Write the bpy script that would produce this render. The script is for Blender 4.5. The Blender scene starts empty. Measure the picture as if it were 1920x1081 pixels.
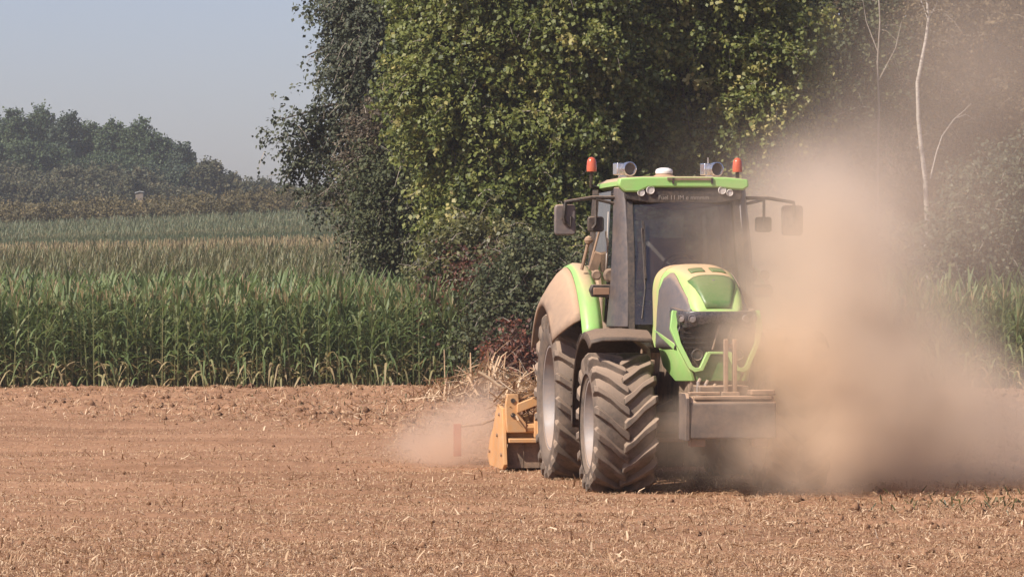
import bpy, bmesh, math, random
import numpy as np
from mathutils import Vector, Matrix, Euler

R = math.radians
SC = bpy.context.scene
COL = SC.collection
rng = np.random.default_rng(7)
random.seed(7)

# ------------------------------------------------------------------ camera
F = 7425.0            # focal length in pixels of the 1920 px wide photograph
CAMH = 2.3
cam = bpy.data.cameras.new('camera')
cam.sensor_width = 36.0
cam.lens = 36.0 * F / 1920.0
cam.clip_start = 0.5
cam.clip_end = 3000.0
camo = bpy.data.objects.new('camera', cam)
COL.objects.link(camo)
camo.location = (0, 0, CAMH)
camo.rotation_euler = (R(90) + math.atan((540.5 - 537.0) / F) * -1.0, 0, 0)
SC.camera = camo

# ------------------------------------------------------------------ light
SUN_DIR = Vector((-0.86, -0.62, 1.02)).normalized()      # towards the sun
sun_el = math.asin(SUN_DIR.z)
sun_az = math.atan2(SUN_DIR.x, SUN_DIR.y)
world = bpy.data.worlds.new('World')
SC.world = world
world.use_nodes = True
wn = world.node_tree
bg = wn.nodes['Background']
sky = wn.nodes.new('ShaderNodeTexSky')
sky.sky_type = 'NISHITA'
sky.sun_disc = False
sky.sun_elevation = sun_el
sky.sun_rotation = sun_az
sky.air_density = 0.9
sky.dust_density = 1.6
sky.ozone_density = 2.0
tint = wn.nodes.new('ShaderNodeMix'); tint.data_type = 'RGBA'; tint.blend_type = 'MULTIPLY'   # warm camera balance
tint.inputs[0].default_value = 1.0; tint.inputs[7].default_value = (1.06, .935, 1.04, 1)
wn.links.new(sky.outputs[0], tint.inputs[6]); wn.links.new(tint.outputs[2], bg.inputs[0])
bg.inputs[1].default_value = 0.080
sun = bpy.data.lights.new('sun', 'SUN')
sun.energy = 4.6
sun.angle = R(0.6)
sun.color = (1.0, 0.93, 0.82)
suno = bpy.data.objects.new('sun', sun)
COL.objects.link(suno)
suno.rotation_euler = SUN_DIR.to_track_quat('Z', 'Y').to_euler()
suno.location = (-30, -10, 60)

SC.view_settings.view_transform = 'Standard'
SC.view_settings.look = 'None'
SC.view_settings.exposure = 0.72
SC.view_settings.gamma = 1.0
SC.view_settings.use_curve_mapping = False
SC.render.engine = 'CYCLES'
SC.cycles.max_bounces = 8
SC.cycles.diffuse_bounces = 3
SC.cycles.glossy_bounces = 3
SC.cycles.transmission_bounces = 4
SC.cycles.transparent_max_bounces = 12
SC.cycles.volume_bounces = 4
SC.cycles.volume_step_rate = 1.0
SC.cycles.volume_max_steps = 256
SC.cycles.sample_clamp_indirect = 6.0
SC.cycles.use_denoising = True
SC.cycles.use_adaptive_sampling = True
SC.cycles.adaptive_threshold = 0.02

# ------------------------------------------------------------------ helpers
def PX(px, py, d):
    """world point seen at photograph pixel (px, py) at distance d"""
    return np.array([(px - 960.0) * d / F, d, CAMH + (537.0 - py) * d / F])

def tag(o, label=None, cat=None, group=None, kind=None):
    if label: o['label'] = label
    if cat: o['category'] = cat
    if group: o['group'] = group
    if kind: o['kind'] = kind
    return o

def empty(name, loc=(0, 0, 0), rz=0.0):
    o = bpy.data.objects.new(name, None)
    o.empty_display_size = 0.3
    o.location = loc
    o.rotation_euler = (0, 0, rz)
    COL.objects.link(o)
    return o

def link(name, me, mat=None, parent=None):
    o = bpy.data.objects.new(name, me)
    if mat is not None:
        me.materials.clear() if len(me.materials) else None
        me.materials.append(mat)
    COL.objects.link(o)
    if parent is not None: o.parent = parent
    return o

def mesh_np(name, V, Q, tint=None, smooth=False):
    """mesh from arrays: V (n,3), Q (m,k) all faces of k corners"""
    V = np.ascontiguousarray(V, np.float32); Q = np.ascontiguousarray(Q, np.int32)
    me = bpy.data.meshes.new(name)
    m, k = Q.shape
    me.vertices.add(len(V)); me.vertices.foreach_set('co', V.ravel())
    me.loops.add(m * k); me.loops.foreach_set('vertex_index', Q.ravel())
    me.polygons.add(m)
    me.polygons.foreach_set('loop_start', np.arange(0, m * k, k, dtype=np.int32))
    if smooth: me.polygons.foreach_set('use_smooth', np.ones(m, bool))
    me.update(calc_edges=True)
    if tint is not None:
        a = me.attributes.new('tint', 'FLOAT', 'FACE')
        a.data.foreach_set('value', np.ascontiguousarray(tint, np.float32))
    return me

class MB:
    def __init__(s): s.v = []; s.f = []
    def add(s, vs, fs):
        n = len(s.v); s.v += [tuple(map(float, p)) for p in vs]
        s.f += [tuple(i + n for i in f) for f in fs]; return s
    def box(s, c, size, rot=(0, 0, 0), taper=1.0):
        M = Euler(rot).to_matrix(); c = Vector(c); vs = []
        for z in (-.5, .5):
            t = taper if z > 0 else 1.0
            for x, y in ((-.5, -.5), (.5, -.5), (.5, .5), (-.5, .5)):
                vs.append(c + M @ Vector((x * size[0] * t, y * size[1] * t, z * size[2])))
        return s.add(vs, [(0, 3, 2, 1), (4, 5, 6, 7), (0, 1, 5, 4), (1, 2, 6, 5), (2, 3, 7, 6), (3, 0, 4, 7)])
    def prism(s, poly, axis, a, b):
        n = len(poly); vs = []
        for t in (a, b):
            for p, q in poly:
                vs.append({'x': (t, p, q), 'y': (p, t, q), 'z': (p, q, t)}[axis])
        fs = [tuple(range(n)), tuple(range(2 * n - 1, n - 1, -1))]
        fs += [(i, (i + 1) % n, n + (i + 1) % n, n + i) for i in range(n)]
        return s.add(vs, fs)
    def tube(s, pts, r, n=8, caps=True):
        pts = [Vector(p) for p in pts]
        rs = list(r) if hasattr(r, '__len__') else [r] * len(pts)
        vs = []; fs = []; up = None
        for i, p in enumerate(pts):
            t = (pts[min(i + 1, len(pts) - 1)] - pts[max(i - 1, 0)])
            if t.length < 1e-9: t = Vector((0, 0, 1))
            t.normalize()
            if up is None or abs(up.dot(t)) > 0.98:
                up = Vector((0, 0, 1)) if abs(t.z) < 0.9 else Vector((1, 0, 0))
            a = up.cross(t).normalized(); b = t.cross(a); up = b
            for k in range(n):
                w = 2 * math.pi * k / n
                vs.append(p + a * (math.cos(w) * rs[i]) + b * (math.sin(w) * rs[i]))
        for i in range(len(pts) - 1):
            for k in range(n):
                fs.append((i * n + k, i * n + (k + 1) % n, (i + 1) * n + (k + 1) % n, (i + 1) * n + k))
        if caps:
            fs.append(tuple(range(n - 1, -1, -1))); fs.append(tuple(range((len(pts) - 1) * n, len(pts) * n)))
        return s.add(vs, fs)
    def lathe(s, prof, c=(0, 0, 0), axis='z', n=32, M=None):
        vs = []; fs = []; c = Vector(c)
        for (r, h) in prof:
            for k in range(n):
                w = 2 * math.pi * k / n; a, b = r * math.cos(w), r * math.sin(w)
                p = Vector({'z': (a, b, h), 'x': (h, a, b), 'y': (a, h, b)}[axis])
                if M is not None: p = M @ p
                vs.append(c + p)
        for i in range(len(prof) - 1):
            for k in range(n):
                fs.append((i * n + k, i * n + (k + 1) % n, (i + 1) * n + (k + 1) % n, (i + 1) * n + k))
        if prof[0][0] > 1e-4: fs.append(tuple(range(n)))
        if prof[-1][0] > 1e-4: fs.append(tuple(range((len(prof) - 1) * n, len(prof) * n)))
        return s.add(vs, fs)
    def loft(s, secs, closed=False, caps=False):
        m = len(secs[0]); vs = [p for q in secs for p in q]; fs = []
        for i in range(len(secs) - 1):
            for k in range(m if closed else m - 1):
                fs.append((i * m + k, i * m + (k + 1) % m, (i + 1) * m + (k + 1) % m, (i + 1) * m + k))
        if caps:
            fs.append(tuple(range(m))); fs.append(tuple(range((len(secs) - 1) * m, len(secs) * m)))
        return s.add(vs, fs)
    def each(s, name, mat, parent=None, **kw):
        """one object for every separate piece collected so far"""
        par = list(range(len(s.v)))
        def find(a):
            while par[a] != a: par[a] = par[par[a]]; a = par[a]
            return a
        for f in s.f:
            for i in f[1:]: par[find(i)] = find(f[0])
        out = {}
        for f in s.f:
            p = out.setdefault(find(f[0]), (MB(), {})); g = []
            for i in f:
                if i not in p[1]: p[1][i] = len(p[0].v); p[0].v.append(s.v[i])
                g.append(p[1][i])
            p[0].f.append(tuple(g))
        return [p[0].build(name, mat, parent, **kw) for p in out.values()]
    def build(s, name, mat, parent=None, bevel=0.0, smooth=35, solid=0.0, weld=False):
        me = bpy.data.meshes.new(name)
        me.from_pydata(s.v, [], s.f)
        bm = bmesh.new(); bm.from_mesh(me)
        bmesh.ops.remove_doubles(bm, verts=bm.verts, dist=1e-5)
        bmesh.ops.recalc_face_normals(bm, faces=bm.faces)
        bm.to_mesh(me); bm.free()
        if smooth:
            me.polygons.foreach_set('use_smooth', np.ones(len(me.polygons), bool))
            me.set_sharp_from_angle(angle=R(smooth))
        o = link(name, me, mat, parent)
        if solid:
            m = o.modifiers.new('solid', 'SOLIDIFY'); m.thickness = solid; m.offset = 0
        if bevel:
            m = o.modifiers.new('bevel', 'BEVEL'); m.width = bevel; m.segments = 2; m.limit_method = 'ANGLE'; m.angle_limit = R(40)
        return o

# value noise, numpy
_lat = rng.random((256, 256)).astype(np.float32)
def noise2(x, y):
    xi = np.floor(x).astype(int); yi = np.floor(y).astype(int)
    fx = x - xi; fy = y - yi
    fx = fx * fx * (3 - 2 * fx); fy = fy * fy * (3 - 2 * fy)
    g = lambda a, b: _lat[a % 256, b % 256]
    return (g(xi, yi) * (1 - fx) + g(xi + 1, yi) * fx) * (1 - fy) + (g(xi, yi + 1) * (1 - fx) + g(xi + 1, yi + 1) * fx) * fy

# ------------------------------------------------------------------ materials
def new_mat(name):
    m = bpy.data.materials.new(name); m.use_nodes = True
    nt = m.node_tree
    return m, nt, nt.nodes['Principled BSDF'], nt.nodes['Material Output']

def ramp(nt, stops, interp='LINEAR'):
    n = nt.nodes.new('ShaderNodeValToRGB'); cr = n.color_ramp; cr.interpolation = interp
    while len(cr.elements) > 1: cr.elements.remove(cr.elements[-1])
    for i, (p, c) in enumerate(stops):
        e = cr.elements[0] if i == 0 else cr.elements.new(p)
        e.position = p; e.color = (c[0], c[1], c[2], 1)
    return n

def noise(nt, scale, detail=4, rough=0.55, coord='Object', vec=None):
    n = nt.nodes.new('ShaderNodeTexNoise'); n.inputs['Scale'].default_value = scale
    n.inputs['Detail'].default_value = detail; n.inputs['Roughness'].default_value = rough
    if vec is None:
        tc = nt.nodes.new('ShaderNodeTexCoord'); nt.links.new(tc.outputs[coord], n.inputs['Vector'])
    else: nt.links.new(vec, n.inputs['Vector'])
    return n

def math_n(nt, op, a, b=None, c=None, clamp=False):
    n = nt.nodes.new('ShaderNodeMath'); n.operation = op; n.use_clamp = clamp
    for i, q in enumerate((a, b, c)):
        if q is None: continue
        if isinstance(q, (int, float)): n.inputs[i].default_value = q
        else: nt.links.new(q, n.inputs[i])
    return n.outputs[0]

def mixc(nt, fac, a, b):
    n = nt.nodes.new('ShaderNodeMix'); n.data_type = 'RGBA'
    for sock, q in ((n.inputs[0], fac), (n.inputs[6], a), (n.inputs[7], b)):
        if isinstance(q, (int, float)): sock.default_value = q
        elif isinstance(q, tuple): sock.default_value = (*q, 1)
        else: nt.links.new(q, sock)
    return n.outputs[2]

DUST = (0.43, 0.285, 0.185)
def dusty(name, col, rough=0.4, dust=0.6, up=0.9, spec=0.4, metal=0.0, nscale=5.0, dcol=DUST, lo=0.25):
    """a surface under field dust: more where it faces up, patchy elsewhere"""
    m, nt, b, out = new_mat(name)
    geo = nt.nodes.new('ShaderNodeNewGeometry')
    sep = nt.nodes.new('ShaderNodeSeparateXYZ'); nt.links.new(geo.outputs['Normal'], sep.inputs[0])
    mr = nt.nodes.new('ShaderNodeMapRange'); mr.interpolation_type = 'SMOOTHSTEP'
    mr.inputs[1].default_value = lo; mr.inputs[2].default_value = 0.95
    nt.links.new(sep.outputs[2], mr.inputs[0])
    n1 = noise(nt, nscale, 6, 0.62); n2 = noise(nt, nscale * 6, 3, 0.6)
    pat = math_n(nt, 'MULTIPLY_ADD', n1.outputs[0], 1.6, -0.3, True)
    f = math_n(nt, 'MULTIPLY', mr.outputs[0], up)
    f = math_n(nt, 'MAXIMUM', f, math_n(nt, 'MULTIPLY', pat, dust))
    f = math_n(nt, 'ADD', f, math_n(nt, 'MULTIPLY_ADD', n2.outputs[0], 0.3, -0.15), None, True)
    c = mixc(nt, f, col, dcol)
    nt.links.new(c, b.inputs['Base Color'])
    r = math_n(nt, 'MULTIPLY_ADD', f, 0.9 - rough, rough)
    nt.links.new(r, b.inputs['Roughness'])
    b.inputs['Specular IOR Level'].default_value = spec
    if metal:
        mm = math_n(nt, 'MULTIPLY_ADD', f, -metal, metal, True); nt.links.new(mm, b.inputs['Metallic'])
    bu = nt.nodes.new('ShaderNodeBump'); bu.inputs['Strength'].default_value = 0.15; bu.inputs['Distance'].default_value = 0.01
    nt.links.new(n2.outputs[0], bu.inputs['Height']); nt.links.new(bu.outputs[0], b.inputs['Normal'])
    return m

def leafy(name, stops, trans=0.3, rough=0.5, spec=0.4):
    m, nt, b, out = new_mat(name)
    at = nt.nodes.new('ShaderNodeAttribute'); at.attribute_name = 'tint'
    rp = ramp(nt, stops); nt.links.new(at.outputs['Fac'], rp.inputs[0])
    nt.links.new(rp.outputs[0], b.inputs['Base Color'])
    b.inputs['Roughness'].default_value = rough
    b.inputs['Specular IOR Level'].default_value = spec
    tr = nt.nodes.new('ShaderNodeBsdfTranslucent')
    hs = nt.nodes.new('ShaderNodeHueSaturation'); hs.inputs['Value'].default_value = 1.25; hs.inputs['Saturation'].default_value = 1.1
    nt.links.new(rp.outputs[0], hs.inputs['Color']); nt.links.new(hs.outputs[0], tr.inputs[0])
    mx = nt.nodes.new('ShaderNodeMixShader'); mx.inputs[0].default_value = trans
    nt.links.new(b.outputs[0], mx.inputs[1]); nt.links.new(tr.outputs[0], mx.inputs[2])
    nt.links.new(mx.outputs[0], out.inputs['Surface'])
    return m

def mottled(name, stops, scale=8, rough=0.9, bump=0.4, dist=0.02, stretch=None, spec=0.2):
    m, nt, b, out = new_mat(name)
    vec = None
    if stretch:
        tc = nt.nodes.new('ShaderNodeTexCoord'); mp = nt.nodes.new('ShaderNodeMapping')
        mp.inputs['Scale'].default_value = stretch
        nt.links.new(tc.outputs['Object'], mp.inputs[0]); vec = mp.outputs[0]
    n = noise(nt, scale, 8, 0.65, vec=vec)
    rp = ramp(nt, stops); nt.links.new(n.outputs[0], rp.inputs[0]); nt.links.new(rp.outputs[0], b.inputs['Base Color'])
    b.inputs['Roughness'].default_value = rough; b.inputs['Specular IOR Level'].default_value = spec
    bu = nt.nodes.new('ShaderNodeBump'); bu.inputs['Strength'].default_value = bump; bu.inputs['Distance'].default_value = dist
    nt.links.new(n.outputs[0], bu.inputs['Height']); nt.links.new(bu.outputs[0], b.inputs['Normal'])
    return m

M_bark = mottled('bark', [(0.3, (.035, .027, .02)), (0.7, (.12, .095, .07))], 14, stretch=(1, 1, .2))
M_bark_pale = mottled('pale_bark', [(0.3, (.16, .13, .10)), (0.7, (.36, .31, .26))], 10, stretch=(1, 1, .25))
M_birch = mottled('birch_bark', [(0.32, (.10, .08, .07)), (0.45, (.36, .32, .28)), (0.8, (.50, .46, .41))], 9, stretch=(1, 1, 3))

# ------------------------------------------------------------------ terrain
_ys = np.array([-200, 97, 112, 150, 195, 200, 222, 240, 300, 318, 330, 340, 370, 450, 520, 620, 900.])
_zs = np.array([0, 0, .04, .75, 2.05, 2.6, 3.65, 3.85, 5.9, 6.7, 7.3, 7.7, 8.2, 10.2, 12.0, 13.0, 13.5])
def gz(x, y):
    x = np.asarray(x, float); y = np.asarray(y, float)
    z = np.interp(y, _ys, _zs)
    t = np.clip((y - 110) / 120, 0, 1)
    z = z + (t * .026 + np.clip((y - 230) / 100, 0, 1) * .022) * np.clip(x + 24, -60, 45)
    h = np.clip((y - 430) / 60, 0, 1)
    z = z + h * 4.0 * (1 / (1 + np.exp((x + 38) / 4.0)))
    return z

def rough_z(x, y):
    """relief of the worked soil, metres"""
    edge = 73 - (x + 9.5) * 1.75 + (noise2(x * .7 + 9, y * .3) - .5) * 6          # tilled nearer than this
    un = np.clip((y - edge) / 5, 0, 1)
    strip = np.clip((x - 1.6) / 1.6, 0, 1) * np.clip((y - 37.0 + noise2(x * .8, y * .4)) / 2.5, 0, 1) * np.clip((47 - y) / 2, 0, 1)      # rougher residue beside the tractor's path
    un = np.maximum(un, .55 * strip)
    z = (noise2(x * .45, y * .45) - .5) * .06 + (noise2(x * 2.1 + 50, y * 2.1) - .5) * .022
    z = z + (noise2(x * 5.3 + 20, y * 5.3) - .5) * (.022 + .055 * un) + (noise2(x * 11.7, y * 11.7 + 33) - .5) * (.014 + .05 * un)
    z = z + un * (noise2(x * 1.2 + 90, y * 1.2) - .4) * .10
    u = y + 0.13 * x                                   # drill-row direction, faint
    z = z + .018 * np.sin(u * 2 * np.pi / 1.5) * (1 - un)
    fade = np.clip((96 - y) / 3, 0, 1)
    return z * fade, un

xd = np.arange(-10.5, 10.51, 0.075)
xo = np.array([.4, 1, 2, 4, 7, 11, 16, 22, 30, 40, 55, 75, 100, 140, 200, 300, 420, 560.])
xs = np.concatenate([-(10.5 + xo[::-1]), xd, 10.5 + xo])
yd = np.concatenate([np.arange(29, 50, .075), np.arange(50, 98, .11)])
ys = np.concatenate([[-80, -40, -10, 5, 15, 22, 26, 28], yd, np.arange(98.5, 130, 2), np.arange(130, 560, 6), [580, 620, 680, 740, 800, 850]])
GX, GY = np.meshgrid(xs, ys)
rz_, _ = rough_z(GX, GY)
inn = (np.abs(GX) < 11.5) & (GY > 28)
GZ = gz(GX, GY) + np.where(inn, rz_, 0)
# wheel ruts/loose soil heaped round the tyres come from the relief itself
nx, ny = len(xs), len(ys)
I = np.arange(nx * ny).reshape(ny, nx)
Q = np.stack([I[:-1, :-1], I[:-1, 1:], I[1:, 1:], I[1:, :-1]], -1).reshape(-1, 4)
me = mesh_np('ground', np.stack([GX, GY, GZ], -1).reshape(-1, 3), Q, smooth=True)

m, nt, b, out = new_mat('field_soil')
tc = nt.nodes.new('ShaderNodeTexCoord')
mp = nt.nodes.new('ShaderNodeMapping'); mp.inputs['Scale'].default_value = (0.10, 0.80, 1); mp.inputs['Rotation'].default_value = (0, 0, .13); nt.links.new(tc.outputs['Object'], mp.inputs[0])
nb = noise(nt, 1.0, 5, .6, vec=mp.outputs[0])          # broad bands along the working direction
nf = noise(nt, 22, 8, .7)                              # grain
nc = noise(nt, 5, 5, .65)
rp = ramp(nt, [(0.22, (.160, .084, .046)), (0.5, (.268, .146, .084)), (0.78, (.365, .211, .126))])
v = math_n(nt, 'MULTIPLY_ADD', nf.outputs[0], .55, math_n(nt, 'MULTIPLY_ADD', nc.outputs[0], .4, math_n(nt, 'MULTIPLY_ADD', nb.outputs[0], .85, -.40)))
nt.links.new(v, rp.inputs[0])
# beyond the stubble the ground under the crops is darker humus and green undergrowth
sx = nt.nodes.new('ShaderNodeSeparateXYZ'); nt.links.new(tc.outputs['Object'], sx.inputs[0])
far = nt.nodes.new('ShaderNodeMapRange'); far.inputs[1].default_value = 89.0; far.inputs[2].default_value = 93.0
nt.links.new(sx.outputs[1], far.inputs[0])
g2 = ramp(nt, [(0.35, (.05, .055, .025)), (0.65, (.13, .12, .05))]); nt.links.new(nc.outputs[0], g2.inputs[0])
c = mixc(nt, far.outputs[0], rp.outputs[0], g2.outputs[0])
nt.links.new(c, b.inputs['Base Color']); b.inputs['Roughness'].default_value = .95; b.inputs['Specular IOR Level'].default_value = .1
bu = nt.nodes.new('ShaderNodeBump'); bu.inputs['Strength'].default_value = .6; bu.inputs['Distance'].default_value = .015
nt.links.new(nf.outputs[0], bu.inputs['Height']); nt.links.new(bu.outputs[0], b.inputs['Normal'])
g = link('ground', me, m); g['kind'] = 'structure'

def ground_at(x, y):
    r, u = rough_z(np.asarray(x, float), np.asarray(y, float))
    return gz(x, y) + r

# straw and chopped stalks lying on the soil
def ribbons(P, yaw, pitch, L, Wd, tint, bend=0.25):
    """one bent two-quad strip per piece"""
    n = len(P)
    D = np.stack([np.cos(yaw) * np.cos(pitch), np.sin(yaw) * np.cos(pitch), np.sin(pitch)], -1)
    S = np.stack([-np.sin(yaw), np.cos(yaw), rng.uniform(-.6, .6, n)], -1)
    U = np.array([0, 0, 1.0])
    w = (Wd / 2)[:, None]; l = L[:, None]
    b0 = P - D * l / 2; b1 = P + U * (l * bend * rng.uniform(-.2, 1, (n, 1))); b2 = P + D * l / 2
    V = np.stack([b0 - S * w, b0 + S * w, b1 - S * w, b1 + S * w, b2 - S * w * .6, b2 + S * w * .6], 1).reshape(-1, 3)
    o = (np.arange(n) * 6)[:, None]
    Q = np.concatenate([o + np.array([[0, 1, 3, 2]]), o + np.array([[2, 3, 5, 4]])], 1).reshape(-1, 4)
    return V, Q, np.repeat(tint, 2)

def scatter(n, y0, y1, p=2.0, spread=.145):
    # even in the picture: density falls with the square of distance
    u = rng.random(n); y = 1 / (1 / y0 + u * (1 / y1 - 1 / y0))
    x = (rng.random(n) - .5) * 2 * y * spread
    return x, y

M_straw = leafy('straw', [(0, (.16, .085, .045)), (.35, (.29, .17, .092)), (.7, (.44, .295, .175)), (1, (.68, .52, .36))], trans=.15, rough=.6, spec=.3)
VV, QQ, TT, off = [], [], [], 0
for n, y0, y1, l0, l1, w0, w1, kind in ((240000, 30, 78, .016, .055, .004, .0085, 'fine'), (64000, 36, 91, .06, .26, .008, .026, 'coarse'), (2200, 30, 60, .08, .2, .010, .02, 'fine')):
    x, y = scatter(n, y0, y1)
    rr, un = rough_z(x, y)
    band = .6 * noise2(x * .10 + 3, (y + .13 * x) * .9) + .4 * noise2(x * .5, y * .5 + 40)
    keep = rng.random(n) < ((.22 + 2.3 * band ** 2.0) if kind == 'fine' else np.clip(un * 1.2, .004, 1) * (.5 + .8 * noise2(x * .8, y * .5)))
    x, y, rr, un = x[keep], y[keep], rr[keep], un[keep]; n = len(x)
    L = rng.uniform(l0, l1, n); Wd = rng.uniform(w0, w1, n)
    if kind == 'coarse': near_ = np.where(y < 50, .45, 1.0); L *= near_; Wd *= near_
    P = np.stack([x, y, gz(x, y) + rr + rng.uniform(.0, .03, n)], -1)
    V, Q, T = ribbons(P, rng.uniform(0, 2 * np.pi, n), np.where(rng.random(n) < .45, rng.normal(.75, .35, n), rng.normal(0.08, .35, n)), L, Wd, np.clip(rng.beta(2, 2, n), 0, 1))
    VV.append(V); QQ.append(Q + off); TT.append(T); off += len(V)
so = link('straw_litter', mesh_np('straw_litter', np.concatenate(VV), np.concatenate(QQ), np.concatenate(TT)), M_straw)
tag(so, 'pale chopped straw and stalk bits strewn over the brown field', 'straw', kind='stuff')

# clods
n = 26000
x, y = scatter(n, 30, 90)
rr, un = rough_z(x, y)
keep = rng.random(n) < .05 + .32 * un
x, y, rr, un = x[keep], y[keep], rr[keep], un[keep]; n = len(x)
s = (.008 + .03 * rng.random(n) ** 4) * (1 + 1.0 * un)
oc = np.array([[1, 0, 0], [0, 1, 0], [-1, 0, 0], [0, -1, 0], [0, 0, 1], [0, 0, -1.]])
V = oc[None] * (s[:, None, None] * rng.uniform(.6, 1.4, (n, 6, 1))) + np.stack([x, y, gz(x, y) + rr + s * .4], -1)[:, None]
tri = np.array([[0, 1, 4], [1, 2, 4], [2, 3, 4], [3, 0, 4], [1, 0, 5], [2, 1, 5], [3, 2, 5], [0, 3, 5]])
Q = (np.arange(n)[:, None, None] * 6 + tri[None]).reshape(-1, 3)
M_clod = leafy('clod_soil', [(0, (.11, .058, .033)), (1, (.26, .145, .083))], trans=0, rough=.95, spec=.1)
co = link('soil_clods', mesh_np('soil_clods', V.reshape(-1, 3), Q, np.repeat(rng.random(n), 8)), M_clod)
tag(co, 'crumbly brown soil clods scattered over the tilled field', 'soil clods', kind='stuff')

# ------------------------------------------------------------------ maize
def maize_plant(h, nleaf, seg, wl, tassel=True, lean=0.0):
    V, Q, T = [], [], []
    def strip(pts, wid, side, t):
        o = len(V)
        for p, w in zip(pts, wid): V.append(p - side * w / 2); V.append(p + side * w / 2)
        for i in range(len(pts) - 1): Q.append((o + 2 * i, o + 2 * i + 1, o + 2 * i + 3, o + 2 * i + 2)); T.append(t)
    tone = random.uniform(-.1, .1)
    # stalk: two crossed strips
    for a in (0, math.pi / 2):
        sd = np.array([math.cos(a), math.sin(a), 0]); strip([np.array([0, 0, 0.]), np.array([0, 0, h * .88])], [.035, .018], sd, .62)
    az0 = random.uniform(0, math.pi)
    for i in range(nleaf):
        u = i / max(1, nleaf - 1)
        z = h * (.10 + .76 * u)
        az = az0 + (i % 2) * math.pi + random.gauss(0, .45)
        L = (.55 + .38 * math.sin(math.pi * min(1, u + .15))) * random.uniform(.8, 1.15)
        up = (.55 + .9 * u) * random.uniform(.75, 1.2); dr = (1.15 - .65 * u) * random.uniform(.6, 1.3)
        d = np.array([math.cos(az), math.sin(az), 0]); sd = np.array([-math.sin(az), math.cos(az), random.uniform(-.5, .5)])
        pts, wid = [], []
        for k in range(seg + 1):
            s = k / seg
            pts.append(np.array([0, 0, z]) + d * (L * s * (.75 - .1 * up)) + np.array([0, 0, L * (up * s - dr * s * s)]))
            wid.append(wl * (.55 + 1.1 * s - 1.65 * s * s + .03))
        t = .38 + tone + random.uniform(-.22, .22) + (.30 if random.random() < .10 else 0)
        if u < .18 and random.random() < .55: t = random.uniform(.7, .85)
        strip(pts, wid, sd, min(.86, max(.02, t)))
    if tassel:
        for k in range(5):
            az = random.uniform(0, 6.28); sp = random.uniform(.03, .18) if k else 0.0
            d = np.array([math.cos(az) * sp, math.sin(az) * sp, 0]); sd = np.array([-math.sin(az), math.cos(az), 0])
            strip([np.array([0, 0, h * .86]), np.array([0, 0, h * (.95 + .03 * random.random())]) + d], [.014, .012], sd, .93)
    return np.array(V), np.array(Q), np.array(T)

def plant_field(name, label, variants, x, y, mat, smin=.88, smax=1.1, kind='stuff'):
    n = len(x); ch = rng.integers(0, len(variants), n)
    yaw = rng.uniform(0, 2 * np.pi, n); sc = rng.uniform(smin, smax, n)
    lx, ly = rng.normal(0, .05, n), rng.normal(0, .05, n)
    base = np.stack([x, y, ground_at(x, y) - .02], -1)
    VV, QQ, TT, off = [], [], [], 0
    for k, (V, Q, T) in enumerate(variants):
        i = np.where(ch == k)[0]
        if not len(i): continue
        c, s_ = np.cos(yaw[i])[:, None], np.sin(yaw[i])[:, None]
        X = (V[None, :, 0] * c - V[None, :, 1] * s_); Y = (V[None, :, 0] * s_ + V[None, :, 1] * c); Z = np.repeat(V[None, :, 2], len(i), 0)
        W = np.stack([X + Z * lx[i][:, None], Y + Z * ly[i][:, None], Z], -1) * sc[i][:, None, None] + base[i][:, None]
        VV.append(W.reshape(-1, 3)); QQ.append((Q[None] + (np.arange(len(i)) * len(V))[:, None, None]).reshape(-1, 4) + off)
        TT.append(np.clip(np.repeat(T[None], len(i), 0) + rng.normal(0, .04, (len(i), 1)), 0, 1).ravel()); off += len(i) * len(V)
    o = link(name, mesh_np(name, np.concatenate(VV), np.concatenate(QQ), np.concatenate(TT)), mat)
    return tag(o, label, 'crop', kind=kind)

M_maize = leafy('maize_leaf', [(0, (.068, .095, .036)), (.3, (.122, .165, .064)), (.55, (.20, .24, .104)), (.7, (.29, .265, .13)), (.85, (.40, .30, .17)), (1, (.34, .245, .14))], trans=.40, rough=.55, spec=.3)
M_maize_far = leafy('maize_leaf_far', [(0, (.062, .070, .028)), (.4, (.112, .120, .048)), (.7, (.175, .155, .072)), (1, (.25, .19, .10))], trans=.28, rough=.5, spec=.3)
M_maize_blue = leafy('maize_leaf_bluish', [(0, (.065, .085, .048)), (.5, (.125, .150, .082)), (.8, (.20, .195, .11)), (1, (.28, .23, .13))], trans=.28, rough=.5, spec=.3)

full = [maize_plant(random.uniform(2.1, 2.4), 14, 4, .072) for _ in range(12)]
def rows(x0, x1, y0, y1, dx, dy, slope=0.0):
    X, Y = [], []
    for r in np.arange(y0, y1, dy):
        a = np.arange(x0, x1, dx); X.append(a + rng.normal(0, .05, len(a))); Y.append(r + slope * a + rng.normal(0, .06, len(a)))
    return np.concatenate(X), np.concatenate(Y)
x, y = rows(-14.5, -.6, 90.2, 96.5, .15, .62)
plant_field('maize_field', 'tall green maize standing behind the stubble on the open side of the trees', full, x, y, M_maize)
x, y = rows(6.0, 13.5, 86.5, 91.0, .15, .62)
plant_field('maize_field', 'dusty tall green maize beside the birch, behind the dust cloud', full, x, y, M_maize)
tops = [maize_plant(random.uniform(2.2, 2.45), 7, 2, .09) for _ in range(8)]
x, y = rows(-20, -2.0, 96.8, 112, .26, .75)
plant_field('maize_field', 'brown tasselled tops of the maize in the middle of the big field', tops, x, y, M_maize)
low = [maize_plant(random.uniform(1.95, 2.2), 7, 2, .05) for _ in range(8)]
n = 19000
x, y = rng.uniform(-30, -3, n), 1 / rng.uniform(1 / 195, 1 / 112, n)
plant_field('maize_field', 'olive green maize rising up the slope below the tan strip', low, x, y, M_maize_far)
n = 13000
x, y = rng.uniform(-45, -6, n), rng.uniform(226, 304, n)
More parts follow.
